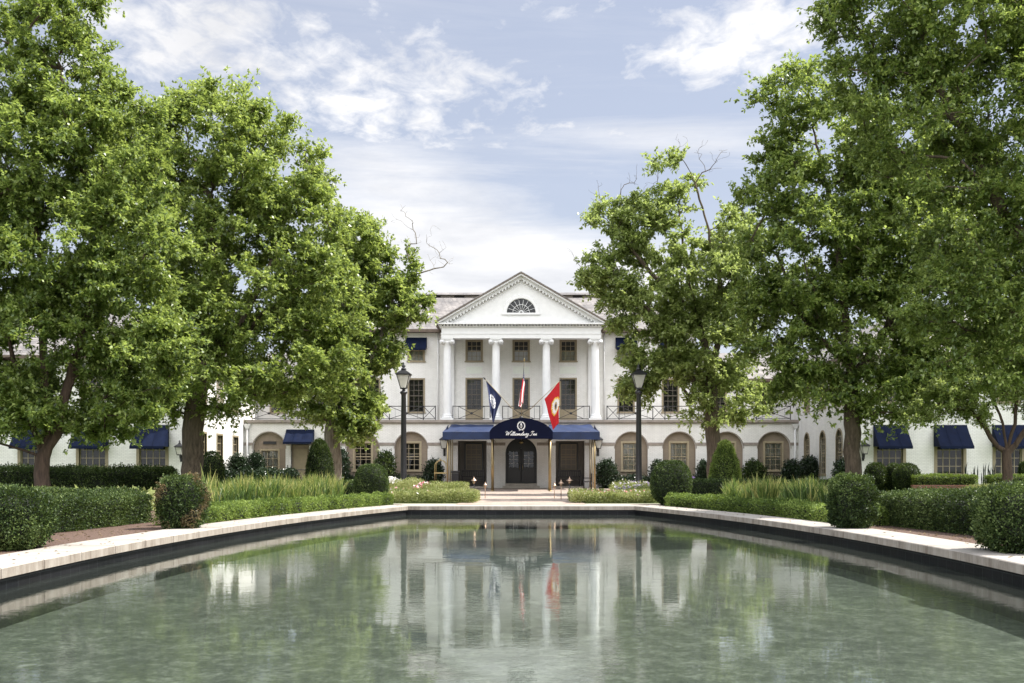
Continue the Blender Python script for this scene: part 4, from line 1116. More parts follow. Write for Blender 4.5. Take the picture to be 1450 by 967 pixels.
# ================================================================== POOL AND GROUND
def hw_in(D): return 6.27 - 0.0092 * (D - 14.8) ** 2
Y0P, Y1P = 1.3, 31.8
Ls = [(-hw_in(y), y) for y in np.linspace(Y0P, Y1P, 27)]
Rs = [(hw_in(y), y) for y in np.linspace(Y1P, Y0P, 27)]
inner = Ls + Rs                                   # clockwise seen from above
def offset(poly, d):
    out = []; n = len(poly)
    for i in range(n):
        a, b2, c = Vector(poly[i - 1]), Vector(poly[i]), Vector(poly[(i + 1) % n])
        e1 = (b2 - a).normalized(); e2 = (c - b2).normalized()
        n1 = Vector((-e1.y, e1.x)); n2 = Vector((-e2.y, e2.x)); m_ = (n1 + n2).normalized()
        out.append(tuple(b2 + m_ * d / max(0.5, m_.dot(n1))))
    return out
outer = offset(inner, 0.92); wallp = offset(inner, 0.06)
# ground sheet with the pool cut out
mb = MB(); fl_ = lambda u, yy, z: (u, z, yy)
mb.holes([(-900, -300), (900, -300), (900, 1800), (-900, 1800)], [offset(inner, 0.5)], 0.0, -0.3, fl_)
m, nt, b = new_mat('lawn_ground')
geo = N(nt, 'ShaderNodeNewGeometry')
n1 = N(nt, 'ShaderNodeTexNoise', Scale=0.5, Detail=6.0); n2 = N(nt, 'ShaderNodeTexNoise', Scale=25.0, Detail=5.0, Roughness=0.7)
for q in (n1, n2): nt.links.new(geo.outputs['Position'], q.inputs['Vector'])
mxx = N(nt, 'ShaderNodeMath', operation='MULTIPLY_ADD'); mxx.inputs[1].default_value = 0.6; nt.links.new(n2.outputs['Fac'], mxx.inputs[0])
mu = N(nt, 'ShaderNodeMath', operation='MULTIPLY'); mu.inputs[1].default_value = 0.4; nt.links.new(n1.outputs['Fac'], mu.inputs[0]); nt.links.new(mu.outputs[0], mxx.inputs[2])
r = ramp(nt, [(0.35, (0.05, 0.075, 0.02)), (0.5, (0.085, 0.125, 0.03)), (0.65, (0.13, 0.165, 0.045))]); nt.links.new(mxx.outputs[0], r.inputs[0]); nt.links.new(r.outputs[0], b.inputs['Base Color'])
b.inputs['Roughness'].default_value = 0.9; bp = N(nt, 'ShaderNodeBump', Strength=0.8, Distance=0.04); nt.links.new(n2.outputs['Fac'], bp.inputs['Height']); nt.links.new(bp.outputs[0], b.inputs['Normal'])
o = mb.build('ground', m); tag(o, 'short green lawn around the pool and hotel', None, None, 'structure')
# mulch beds
mulch = plain('bark_mulch', (0.095, 0.058, 0.042), 0.95, noise=0.75, scale=26, bump=1.0, bscale=40)
for sg in (-1, 1):
    ys = np.linspace(9.0, 33.6, 24)
    a = [(sg * (hw_in(y) + 0.9), float(y)) for y in ys]; c = [(sg * (hw_in(y) + 6.2), float(y)) for y in ys[::-1]]
    mb = MB(); pts = a + c
    vs = [(x, y, 0.004) for x, y in a] + [(x, y, 0.004) for x, y in c[::-1]]; k = len(a)
    mb.add(vs, [(i, i + 1, k + i + 1, k + i) for i in range(k - 1)])
    o = mb.build('mulch_bed', mulch, None, (sg * 8.0, 20, 0)); tag(o, 'brown bark mulch between hedge and pool edge, %s side' % ('left' if sg < 0 else 'right'), None, None, 'structure')
# pavement: forecourt
m, nt, b = new_mat('forecourt_pavers'); pavers = m
geo = N(nt, 'ShaderNodeNewGeometry')
br = N(nt, 'ShaderNodeTexBrick', Scale=1.0); br.inputs['Brick Width'].default_value = 0.42; br.inputs['Row Height'].default_value = 0.21; br.inputs['Mortar Size'].default_value = 0.008
br.inputs['Color1'].default_value = (0.40, 0.32, 0.27, 1); br.inputs['Color2'].default_value = (0.33, 0.265, 0.225, 1); br.inputs['Mortar'].default_value = (0.24, 0.21, 0.18, 1)
nt.links.new(geo.outputs['Position'], br.inputs['Vector'])
n = N(nt, 'ShaderNodeTexNoise', Scale=1.5, Detail=8.0, Roughness=0.7); nt.links.new(geo.outputs['Position'], n.inputs['Vector'])
r = ramp(nt, [(0.35, (0.72, 0.72, 0.72)), (0.65, (1.1, 1.08, 1.05))]); nt.links.new(n.outputs['Fac'], r.inputs[0])
mx = N(nt, 'ShaderNodeMix', data_type='RGBA', blend_type='MULTIPLY'); mx.inputs[0].default_value = 1; nt.links.new(br.outputs['Color'], mx.inputs[6]); nt.links.new(r.outputs[0], mx.inputs[7]); nt.links.new(mx.outputs[2], b.inputs['Base Color'])
b.inputs['Roughness'].default_value = 0.8
bp = N(nt, 'ShaderNodeBump', Strength=0.4, Distance=0.01, invert=True); nt.links.new(br.outputs['Fac'], bp.inputs['Height']); nt.links.new(bp.outputs[0], b.inputs['Normal'])
mb = MB(); mb.add([(-11, 40.5, 0.008), (11, 40.5, 0.008), (11, 61.95, 0.008), (-11, 61.95, 0.008), (-2.2, 33.2, 0.008), (2.2, 33.2, 0.008), (2.2, 40.5, 0.008), (-2.2, 40.5, 0.008)], [(0, 1, 2, 3), (4, 5, 6, 7)])
o = mb.build('pavement', pavers); tag(o, 'pinkish paved forecourt before the entrance', None, None, 'structure')
walkm = plain('pale_walk_stone', (0.36, 0.32, 0.275), 0.8, noise=0.14, scale=3, bump=0.25)
mb = MB(); mb.add([(-9, 32.3, 0.004), (9, 32.3, 0.004), (9, 34.35, 0.004), (-9, 34.35, 0.004)], [(0, 1, 2, 3)])
mb.add([(-6.2, 34.35, 0.0044), (-5.3, 34.35, 0.0044), (-5.3, 40.6, 0.0044), (-6.2, 40.6, 0.0044)], [(0, 1, 2, 3)])
o = mb.build('path', walkm); tag(o, 'pale stone walk across the far end of the pool', None, None, 'structure')
# coping slabs
m, nt, b = new_mat('limestone_coping'); coping_m = m
geo = N(nt, 'ShaderNodeNewGeometry')
n1 = N(nt, 'ShaderNodeTexNoise', Scale=1.6, Detail=8.0, Roughness=0.7); nt.links.new(geo.outputs['Position'], n1.inputs['Vector'])
mp = N(nt, 'ShaderNodeMapping'); mp.inputs['Scale'].default_value = (3.1, 3.1, 0.5); nt.links.new(geo.outputs['Position'], mp.inputs[0])
n2 = N(nt, 'ShaderNodeTexNoise', Scale=1.2, Detail=6.0, Roughness=0.8); nt.links.new(mp.outputs[0], n2.inputs['Vector'])
r1 = ramp(nt, [(0.28, (0.20, 0.185, 0.165)), (0.42, (0.315, 0.29, 0.26)), (0.7, (0.395, 0.37, 0.335))]); nt.links.new(n1.outputs['Fac'], r1.inputs[0])
r2 = ramp(nt, [(0.36, (0.48, 0.41, 0.35)), (0.62, (0.92, 0.88, 0.84))]); nt.links.new(n2.outputs['Fac'], r2.inputs[0])
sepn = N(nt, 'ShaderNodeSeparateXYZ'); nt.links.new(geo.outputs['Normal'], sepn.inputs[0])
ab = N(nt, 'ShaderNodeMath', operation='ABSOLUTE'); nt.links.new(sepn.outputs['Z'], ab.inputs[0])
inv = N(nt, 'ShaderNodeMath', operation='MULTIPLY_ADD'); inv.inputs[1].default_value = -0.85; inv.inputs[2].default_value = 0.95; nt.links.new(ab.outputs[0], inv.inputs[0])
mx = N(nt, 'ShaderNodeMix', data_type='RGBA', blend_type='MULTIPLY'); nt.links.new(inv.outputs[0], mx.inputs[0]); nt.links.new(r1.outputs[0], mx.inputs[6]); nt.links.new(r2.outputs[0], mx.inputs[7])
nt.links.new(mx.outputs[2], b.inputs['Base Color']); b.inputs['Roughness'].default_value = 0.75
n3 = N(nt, 'ShaderNodeTexNoise', Scale=60.0, Detail=4.0); nt.links.new(geo.outputs['Position'], n3.inputs['Vector'])
bp = N(nt, 'ShaderNodeBump', Strength=0.25, Distance=0.01); nt.links.new(n3.outputs['Fac'], bp.inputs['Height']); nt.links.new(bp.outputs[0], b.inputs['Normal'])
def dense(poly):
    """resample closed polygon pair by index"""
    return poly
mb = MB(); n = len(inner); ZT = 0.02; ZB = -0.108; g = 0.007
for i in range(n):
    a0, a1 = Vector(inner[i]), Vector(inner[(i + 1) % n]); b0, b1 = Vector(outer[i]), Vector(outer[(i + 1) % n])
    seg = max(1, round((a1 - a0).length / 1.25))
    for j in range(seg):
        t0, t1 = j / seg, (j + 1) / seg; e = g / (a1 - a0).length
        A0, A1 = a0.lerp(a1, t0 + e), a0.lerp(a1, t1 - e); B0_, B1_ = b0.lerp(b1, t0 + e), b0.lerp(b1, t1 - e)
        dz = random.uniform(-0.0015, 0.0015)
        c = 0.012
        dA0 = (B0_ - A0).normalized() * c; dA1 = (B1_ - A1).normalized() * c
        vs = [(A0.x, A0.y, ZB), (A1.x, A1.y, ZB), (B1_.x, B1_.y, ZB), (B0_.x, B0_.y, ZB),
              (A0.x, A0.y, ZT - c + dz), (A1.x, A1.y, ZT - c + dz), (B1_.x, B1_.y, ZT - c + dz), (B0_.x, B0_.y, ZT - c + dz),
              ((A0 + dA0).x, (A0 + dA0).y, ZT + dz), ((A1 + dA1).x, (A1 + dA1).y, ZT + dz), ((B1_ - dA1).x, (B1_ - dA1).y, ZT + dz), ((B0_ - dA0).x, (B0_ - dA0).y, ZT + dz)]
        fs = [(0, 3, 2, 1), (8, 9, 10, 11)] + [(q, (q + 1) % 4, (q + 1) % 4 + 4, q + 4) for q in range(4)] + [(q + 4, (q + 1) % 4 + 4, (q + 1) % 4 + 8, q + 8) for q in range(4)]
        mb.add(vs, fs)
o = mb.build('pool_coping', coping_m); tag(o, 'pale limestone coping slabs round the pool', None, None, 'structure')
mb = MB(); ob = offset(inner, 0.9)
vs = [(x, y, -0.104) for x, y in wallp] + [(x, y, -0.104) for x, y in ob]
mb.add([(x, y, ZT - 0.02) for x, y in offset(inner, 0.03)] + [(x, y, ZT - 0.02) for x, y in offset(inner, 0.88)], [(i, (i + 1) % n, (i + 1) % n + n, i + n) for i in range(n)])
o = mb.build('coping_mortar', stone); tag(o, 'grey mortar between coping slabs', None, None, 'structure')
mb = MB(); vs = [(x, y, -0.107) for x, y in wallp] + [(x, y, -0.72) for x, y in wallp]
mb.add(vs, [(i, (i + 1) % n, (i + 1) % n + n, i + n) for i in range(n)])
o = mb.build('pool_wall', tile); tag(o, 'dark tiled pool wall under the coping', None, None, 'structure')
m, nt, b = new_mat('pool_floor_plaster')
geo = N(nt, 'ShaderNodeNewGeometry'); n1 = N(nt, 'ShaderNodeTexNoise', Scale=3.2, Detail=10.0, Roughness=0.80, Distortion=0.3); n2 = N(nt, 'ShaderNodeTexNoise', Scale=11.0, Detail=8.0, Roughness=0.8)
for q in (n1, n2): nt.links.new(geo.outputs['Position'], q.inputs['Vector'])
mu = N(nt, 'ShaderNodeMath', operation='MULTIPLY_ADD'); mu.inputs[1].default_value = 0.45; nt.links.new(n2.outputs['Fac'], mu.inputs[0])
mu2 = N(nt, 'ShaderNodeMath', operation='MULTIPLY'); mu2.inputs[1].default_value = 0.55; nt.links.new(n1.outputs['Fac'], mu2.inputs[0]); nt.links.new(mu2.outputs[0], mu.inputs[2])
r = ramp(nt, [(0.38, (0.028, 0.034, 0.029)), (0.5, (0.070, 0.077, 0.067)), (0.61, (0.21, 0.215, 0.195))]); nt.links.new(mu.outputs[0], r.inputs[0]); nt.links.new(r.outputs[0], b.inputs['Base Color']); b.inputs['Roughness'].default_value = 0.8
poolfloor = m
mb = MB(); mb.add([(x, y, -0.72) for x, y in wallp], [tuple(range(n))]); o = mb.build('pool_floor', poolfloor); tag(o, 'mottled green pool floor under shallow water', None, None, 'structure')
# water: Fresnel mix of clear tint and mirror, with light ripples
m, nt, b = new_mat('pool_water'); nt.nodes.remove(b)
tr = N(nt, 'ShaderNodeBsdfTransparent'); tr.inputs['Color'].default_value = (0.86, 0.93, 0.88, 1)
gl = N(nt, 'ShaderNodeBsdfGlossy', Roughness=0.004); gl.inputs['Color'].default_value = (0.97, 1.0, 0.98, 1)
geo = N(nt, 'ShaderNodeNewGeometry')
mp = N(nt, 'ShaderNodeMapping'); mp.inputs['Scale'].default_value = (1.0, 1.5, 1.0); nt.links.new(geo.outputs['Position'], mp.inputs[0])
n1 = N(nt, 'ShaderNodeTexNoise', Scale=1.4, Detail=3.0, Roughness=0.5); nt.links.new(mp.outputs[0], n1.inputs['Vector'])
n2 = N(nt, 'ShaderNodeTexNoise', Scale=9.0, Detail=3.0, Roughness=0.6, Distortion=0.3); nt.links.new(mp.outputs[0], n2.inputs['Vector'])
n4 = N(nt, 'ShaderNodeTexNoise', Scale=0.35, Detail=2.0); nt.links.new(geo.outputs['Position'], n4.inputs['Vector'])
r4 = ramp(nt, [(0.35, (0.12, 0.12, 0.12)), (0.7, (1, 1, 1))]); nt.links.new(n4.outputs['Fac'], r4.inputs[0])
st = N(nt, 'ShaderNodeMath', operation='MULTIPLY'); st.inputs[1].default_value = 0.20; nt.links.new(r4.outputs[0], st.inputs[0])
bp1 = N(nt, 'ShaderNodeBump', Strength=0.06, Distance=0.03); nt.links.new(n1.outputs['Fac'], bp1.inputs['Height'])
bp2 = N(nt, 'ShaderNodeBump', Distance=0.008); nt.links.new(n2.outputs['Fac'], bp2.inputs['Height']); nt.links.new(st.outputs[0], bp2.inputs['Strength']); nt.links.new(bp1.outputs[0], bp2.inputs['Normal'])
nt.links.new(bp2.outputs[0], gl.inputs['Normal'])
fr = N(nt, 'ShaderNodeFresnel', IOR=1.52)
nt.links.new(bp2.outputs[0], fr.inputs['Normal'])
ms = N(nt, 'ShaderNodeMixShader'); nt.links.new(fr.outputs[0], ms.inputs[0]); nt.links.new(tr.outputs[0], ms.inputs[1]); nt.links.new(gl.outputs[0], ms.inputs[2])
# faint murk in the water keeps it from being a perfect mirror
df = N(nt, 'ShaderNodeBsdfDiffuse'); df.inputs['Color'].default_value = (0.27, 0.31, 0.27, 1)
mk = N(nt, 'ShaderNodeMixShader', Fac=0.025); nt.links.new(ms.outputs[0], mk.inputs[1]); nt.links.new(df.outputs[0], mk.inputs[2])
nt.links.new(mk.outputs[0], nt.nodes['Material Output'].inputs['Surface'])
water_m = m
mb = MB(); mb.add([(x, y, -0.262) for x, y in offset(inner, 0.055)], [tuple(range(n))]); o = mb.build('water', water_m); tag(o, 'calm green reflecting pool water', None, None, 'structure')

# ================================================================== STREET FURNITURE
# tall lamp posts
lamp = thing('street_lamp', 'tall black lamp post with tapered lantern left of the entrance', 'street lamp', (-5.43, 46.0, 0), 'tall lantern posts flanking the entrance')
def at(p, x, y, z=0): return MB()
lx, ly = -5.43, 46.0
mb = MB(); mb.lathe([(0.24, 0), (0.24, 0.10), (0.20, 0.16), (0.17, 0.30), (0.185, 0.42), (0.155, 0.50), (0.145, 0.9), (0.11, 4.62), (0.13, 4.66), (0.17, 4.70), (0.17, 4.76), (0.10, 4.80), (0.06, 4.86), (0.09, 4.90)], (lx, ly), 20)
mb.build('pole', black_metal, lamp)
def lantern(par, cx, cy, z0, hb, ht, h, roof, mat=None, par_name='lantern', bar=0.018, fin=0.32):
    """square lantern widening upwards: half width hb at z0, ht at z0+h"""
    mat = mat or black_metal
    f = MB()
    cs = [(-1, -1), (1, -1), (1, 1), (-1, 1)]
    for sx, sy in cs: f.tube([(cx + sx * hb, cy + sy * hb, z0), (cx + sx * ht, cy + sy * ht, z0 + h)], bar, 5)
    f.box(cx - hb - bar, cx + hb + bar, cy - hb - bar, cy + hb + bar, z0 - 0.03, z0 + 0.015)
    e = ht + 0.03
    for a in (-1, 1):
        f.box(cx - e, cx + e, cy + a * ht - bar, cy + a * ht + bar, z0 + h - 0.02, z0 + h + 0.02)
        f.box(cx + a * ht - bar, cx + a * ht + bar, cy - ht + bar + 0.001, cy + ht - bar - 0.001, z0 + h - 0.019, z0 + h + 0.019)
    fo = f.build('lantern_frame', mat, par)
    g_ = MB(); g_.add([(cx + sx * hb * 0.97, cy + sy * hb * 0.97, z0 + 0.016) for sx, sy in cs] + [(cx + sx * ht * 0.97, cy + sy * ht * 0.97, z0 + h - 0.021) for sx, sy in cs], [(i, (i + 1) % 4, (i + 1) % 4 + 4, i + 4) for i in range(4)])
    g_.build('glass', lantern_glass, par)
    r_ = MB(); zz = z0 + h + 0.022; e2 = ht + 0.07; t_ = ht * 0.30
    r_.add([(cx + sx * e2, cy + sy * e2, zz) for sx, sy in cs] + [(cx + sx * t_, cy + sy * t_, zz + roof) for sx, sy in cs], [(3, 2, 1, 0), (4, 5, 6, 7)] + [(i, (i + 1) % 4, (i + 1) % 4 + 4, i + 4) for i in range(4)])
    r_.lathe([(t_ * 1.25, zz + roof), (t_ * 1.3, zz + roof + fin * .18), (t_ * .6, zz + roof + fin * .28), (t_ * .95, zz + roof + fin * .45), (t_ * .9, zz + roof + fin * .6), (t_ * .3, zz + roof + fin * .72), (t_ * .45, zz + roof + fin * .84), (0.0, zz + roof + fin)], (cx, cy), 12)
    r_.build('lantern_roof', mat, par)
    b_ = MB(); b_.lathe([(0.02, z0 + 0.016), (0.02, z0 + h * 0.4), (0.045, z0 + h * 0.5), (0.04, z0 + h * 0.75), (0.0, z0 + h * 0.85)], (cx, cy), 10); b_.build('bulb', white_paint, par)
lantern(lamp, lx, ly, 4.93, 0.13, 0.30, 0.62, 0.20, fin=0.36)
l2 = copy_tree(lamp); l2.location = (5.43, 46.0, 0); l2['label'] = 'tall black lamp post with tapered lantern right of the entrance'
# wall lanterns
def wall_lantern(x, y, z, s, label, ny=-1):
    t = thing('wall_lantern', label, 'wall lantern', (x, y, z), 'black wall lanterns')
    mb = MB(); mb.box(x - 0.05 * s, x + 0.05 * s, y - 0.03, y - 0.001, z - 0.55 * s, z + 0.25 * s)
    mb.tube([(x, y - 0.03, z - 0.4 * s), (x, y - 0.18 * s, z - 0.45 * s), (x, y - 0.24 * s, z - 0.3 * s), (x, y - 0.24 * s, z - 0.22 * s)], 0.018 * s, 6)
    mb.build('bracket', black_metal, t)
    lantern(t, x, y - 0.24 * s, z - 0.20 * s, 0.10 * s, 0.17 * s, 0.38 * s, 0.14 * s, bar=0.012 * s, fin=0.2 * s)
    return t
wall_lantern(-4.78, F0, 2.75, 1.35, 'black wall lantern beside the left end of the entrance awning')
wall_lantern(4.78, F0, 2.75, 1.35, 'black wall lantern beside the right end of the entrance awning')
wall_lantern(-17.75, WF, 2.15, 1.05, 'black wall lantern on the left wing just left of the big tree trunk')
wall_lantern(17.85, WF, 2.2, 1.05, 'black wall lantern on the right wing just right of the tree trunk')
# pendant over the door
t = thing('pendant_lamp', 'small brass pendant lamp hanging in the arch over the entrance door', 'pendant lamp', (0, F0 + 0.35, 2.95))
mb = MB(); mb.tube([(0, F0 + 0.35, 3.2), (0, F0 + 0.35, 2.95)], 0.008, 5); mb.lathe([(0.02, 2.95), (0.13, 2.88), (0.14, 2.84), (0.05, 2.78), (0, 2.74)], (0, F0 + 0.35), 12); mb.build('shade', brass, t)
# path lights
def path_light(px, d, ztop, s, label):
    x = (px - CX) * d / FPX
    t = thing('path_light', label, 'path light', (x, d, 0), 'small copper path lights')
    mb = MB(); mb.tube([(x, d, 0), (x, d, ztop - 0.14)], 0.014 * s + 0.004, 8); mb.build('stem', copper if s < 1 else black_metal, t)
    mb = MB(); mb.lathe([(0.015, ztop - 0.25), (0.05, ztop - 0.20), (0.055, ztop - 0.12), (0.02, ztop - 0.115)], (x, d), 10); mb.build('lamp_body', copper, t)
    mb = MB(); r = 0.125 * s; mb.lathe([(r, ztop - 0.13), (r, ztop - 0.12), (r * .55, ztop - 0.07), (r * .2, ztop - 0.03), (r * .12, ztop), (0, ztop + 0.05)], (x, d), 16); mb.build('hat', copper, t)
path_light(671, 37.6, 0.88, 1.0, 'taller copper hatted path light at the right end of the left flower bed')
path_light(687, 40.5, 0.66, 0.75, 'shorter copper path light beside the paving left of the entrance axis')
path_light(785, 40.5, 0.64, 0.75, 'thin short path light nearest the centre on the right of the paving')
path_light(794.5, 39.0, 0.76, 0.9, 'middle copper path light of the three on the right')
path_light(806.5, 37.4, 0.88, 1.05, 'tallest copper hatted path light in the right flower bed')
# luggage cart
t = thing('luggage_cart', 'brass birdcage luggage cart beside the left awning posts', 'luggage cart', (-4.72, 58.6, 0))
cx, cy = -4.72, 58.6
mb = MB(); mb.box(cx - 0.36, cx + 0.36, cy - 0.5, cy + 0.5, 0.20, 0.27); mb.build('platform', dark_door, t)
for sy in (-0.46, 0.46):
    mb = MB(); pts = [(cx - 0.33, cy + sy, 0.27), (cx - 0.33, cy + sy, 1.35)] + [(cx - 0.33 * math.cos(a), cy + sy, 1.35 + 0.36 * math.sin(a)) for a in [PI * i / 10 for i in range(1, 10)]] + [(cx + 0.33, cy + sy, 1.35), (cx + 0.33, cy + sy, 0.27)]
    mb.tube(pts, 0.02, 8); mb.build('arch_frame', brass, t)
mb = MB()
for sx in (-0.33, 0.33): mb.tube([(cx + sx, cy - 0.46, 0.95), (cx + sx, cy + 0.46, 0.95)], 0.022, 8)
mb.tube([(cx, cy - 0.46, 1.71), (cx, cy + 0.46, 1.71)], 0.022, 8); mb.lathe([(0.05, 1.72), (0.06, 1.77), (0, 1.84)], (cx, cy - 0.46), 8); mb.box(cx - 0.36, cx + 0.36, cy - 0.49, cy - 0.44, 0.93, 1.0)
mb.build('rails', brass, t)
for sx in (-0.28, 0.28):
    for sy in (-0.4, 0.4):
        mb = MB(); mb.tube([(cx + sx - 0.02, cy + sy, 0.09), (cx + sx + 0.02, cy + sy, 0.09)], 0.09, 14); mb.box(cx + sx - 0.012, cx + sx + 0.012, cy + sy - 0.03, cy + sy + 0.03, 0.15, 0.2); mb.build('wheel', dark_door, t)
# benches in the porch
bench = thing('bench', 'dark slatted bench under the left porch window', 'bench', (-3.05, F0 + 0.85, 0.12), 'porch benches')
bx, by, bz = -3.05, F0 + 0.85, 0.12
mb = MB(); mb.box(bx - 0.72, bx + 0.72, by - 0.28, by + 0.22, bz + 0.42, bz + 0.47); mb.build('seat', dark_door, bench)
mb = MB(); mb.box(bx - 0.72, bx + 0.72, by + 0.24, by + 0.28, bz + 0.92, bz + 0.99); mb.box(bx - 0.72, bx + 0.72, by + 0.24, by + 0.28, bz + 0.56, bz + 0.61)
for i in range(13): xx = bx - 0.68 + i * 1.36 / 12; mb.box(xx - 0.018, xx + 0.018, by + 0.25, by + 0.27, bz + 0.61, bz + 0.92)
mb.build('backrest', dark_door, bench)
for sx in (-0.68, 0.68):
    for sy in (-0.24, 0.24): mb = MB(); mb.box(bx + sx - 0.03, bx + sx + 0.03, by + sy - 0.03, by + sy + 0.03, bz, bz + (0.42 if sy < 0 else 0.92)); mb.build('leg', dark_door, bench)
    mb = MB(); mb.box(bx + sx - 0.03, bx + sx + 0.03, by - 0.27, by + 0.25, bz + 0.66, bz + 0.70); mb.box(bx + sx - 0.02, bx + sx + 0.02, by - 0.26, by - 0.22, bz + 0.47, bz + 0.66); mb.build('armrest', dark_door, bench)
b2_ = copy_tree(bench); b2_.location = (3.05, F0 + 0.85, 0.12); b2_['label'] = 'dark slatted bench under the right porch window'
# chair at right of the awning
ch = thing('chair', 'black outdoor armchair beside the right awning posts', 'chair', (3.95, 59.2, 0))
bx, by = 3.95, 59.2
mb = MB(); mb.box(bx - 0.26, bx + 0.26, by - 0.25, by + 0.25, 0.42, 0.47); mb.build('seat', dark_door, ch)
mb = MB(); mb.box(bx + 0.20, bx + 0.25, by - 0.25, by + 0.25, 0.85, 0.93)
for i in range(6): yy = by - 0.22 + i * 0.088; mb.box(bx + 0.215, bx + 0.24, yy - 0.012, yy + 0.012, 0.47, 0.85)
mb.build('backrest', dark_door, ch)
for sx in (-0.23, 0.23):
    for sy in (-0.22, 0.22): mb = MB(); mb.tube([(bx + sx, by + sy, 0), (bx + sx, by + sy, 0.42 if sx > 0 else 0.66)], 0.022, 6); mb.build('leg', dark_door, ch)
for sy in (-0.25, 0.25): mb = MB(); mb.box(bx - 0.26, bx + 0.24, by + sy - 0.02, by + sy + 0.02, 0.64, 0.68); mb.build('armrest', dark_door, ch)
# doorman's stand at left
ch = thing('valet_stand', 'black valet stand beside the luggage cart', 'valet stand', (-3.9, 59.0, 0))
bx, by = -3.9, 59.0
mb = MB(); mb.box(bx - 0.2, bx + 0.2, by - 0.16, by + 0.16, 0.06, 0.95); mb.build('cabinet', dark_door, ch)
mb = MB(); mb.prism_x([(by - 0.2, 0.96), (by + 0.2, 1.06), (by + 0.2, 1.09), (by - 0.2, 0.99)], bx - 0.24, bx + 0.24); mb.build('top', dark_door, ch)
mb = MB(); mb.box(bx - 0.22, bx + 0.22, by - 0.18, by + 0.18, 0, 0.06); mb.build('base', dark_door, ch)
# low brick planter wall, right
t = thing('garden_wall', 'low red brick garden wall with stone cap before the right wing', 'wall', (18.0, 43.0, 0))
mb = MB(); mb.box(16.9, 26, 42.9, 43.15, 0, 0.46); mb.build('brickwork', red_brick, t)
mb = MB(); mb.box(16.88, 26.03, 42.88, 43.17, 0.462, 0.50); mb.build('cap', red_brick, t)
# handrail by the service door
t = thing('handrail', 'thin black iron handrail sloping beside the service door steps', 'handrail', (-13.0, F0 - 0.8, 0))
mb = MB(); pts = [(-15.0, F0 - 1.3, 0.95), (-14.3, F0 - 1.3, 0.95), (-13.3, F0 - 1.3, 1.05), (-12.9, F0 - 1.3, 1.05)]; mb.tube([(-15.6, F0 - 1.3, 0.65), (-13.6, F0 - 1.3, 1.15), (-12.9, F0 - 1.3, 1.15)], 0.024, 6); mb.build('rail', iron, t)
for x, z in ((-15.5, 0.68), (-14.5, 0.93), (-13.6, 1.14), (-12.95, 1.14)): mb = MB(); mb.tube([(x, F0 - 1.3, 0), (x, F0 - 1.3, z)], 0.018, 6); mb.build('baluster', iron, t)

# ================================================================== CLIPPED SHRUBS AND HEDGES
BG = 'round clipped boxwoods along the pool'
shrub('boxwood_shrub', -7.72, 14.9, 0.62, 0.62, 0.90, leaf_box, 'large clipped boxwood at the left picture edge beside the coping', group=BG, n=26000, L=0.038, e=2.9, loose=0.03, lump=0.05, seed=11)
shrub('boxwood_shrub', -6.80, 20.0, 0.435, 0.435, 1.05, leaf_box, 'patchy browned boxwood at the left pool edge before the reeds', group=BG, n=15000, L=0.04, e=3.0, loose=0.028, lump=0.06, seed=12, patch=0.28)
shrub('boxwood_shrub', -5.25, 34.9, 0.57, 0.57, 1.36, leaf_box, 'smooth domed boxwood at the far left corner of the pool', group=BG, n=14000, L=0.045, e=2.5, loose=0.02, lump=0.025, seed=13)
shrub('boxwood_shrub', 5.0, 33.2, 0.65, 0.65, 1.46, leaf_box, 'smooth domed boxwood at the far right corner of the pool', group=BG, n=16000, L=0.045, e=2.5, loose=0.02, lump=0.025, seed=14)
shrub('boxwood_shrub', 6.65, 20.0, 0.42, 0.42, 1.05, leaf_box, 'dark square-shouldered boxwood at the right pool edge beside the reeds', group=BG, n=15000, L=0.042, e=3.2, loose=0.028, lump=0.05, seed=15)
shrub('boxwood_shrub', 7.18, 14.2, 0.60, 0.60, 0.96, leaf_box, 'large rounded boxwood at the right picture edge beside the coping', group=BG, n=24000, L=0.038, e=2.7, loose=0.032, lump=0.06, seed=16)
def side_path(sg, y0, y1, off, k=14): return [(sg * (hw_in(y) + off), float(y)) for y in np.linspace(y0, y1, k)]
hedge('box_hedge', side_path(-1, 21.0, 33.2, 1.42), 0.75, 0.35, leaf_boxlight, 'low light green box hedge beside the coping before the left reeds', 'low box hedges along the pool', dens=2300, L=0.045, seed=21, loose=0.025, lump=0.06)
hedge('box_hedge', side_path(1, 20.9, 31.9, 1.42), 0.75, 0.35, leaf_boxlight, 'low light green box hedge beside the coping before the right reeds', 'low box hedges along the pool', dens=2300, L=0.045, seed=22, loose=0.025, lump=0.06)
hedge('box_hedge', [(-9.4, 15.6), (-9.1, 18.6), (-8.75, 22.4)], 0.9, 0.62, leaf_box, 'taller box hedge at left behind the mulch strip', 'taller box hedges behind the mulch', dens=3400, L=0.04, seed=23, loose=0.03, lump=0.07)
hedge('box_hedge', [(8.85, 14.6), (8.6, 17.6), (8.1, 21.4)], 0.9, 0.66, leaf_box, 'taller shaded box hedge at right behind the mulch strip', 'taller box hedges behind the mulch', dens=3400, L=0.04, seed=24, loose=0.03, lump=0.07)
hedge('box_hedge', [(-8.75, 22.4), (-13.5, 24.5), (-20, 26.0)], 0.9, 0.70, leaf_box, 'box hedge running left from the pool toward the lawn', None, dens=1300, L=0.05, seed=25, loose=0.03)
hedge('box_hedge', [(8.1, 21.6), (12.5, 23.5), (19.5, 25.2)], 0.9, 0.70, leaf_box, 'box hedge running right from the pool toward the lawn', None, dens=1300, L=0.05, seed=26, loose=0.03)
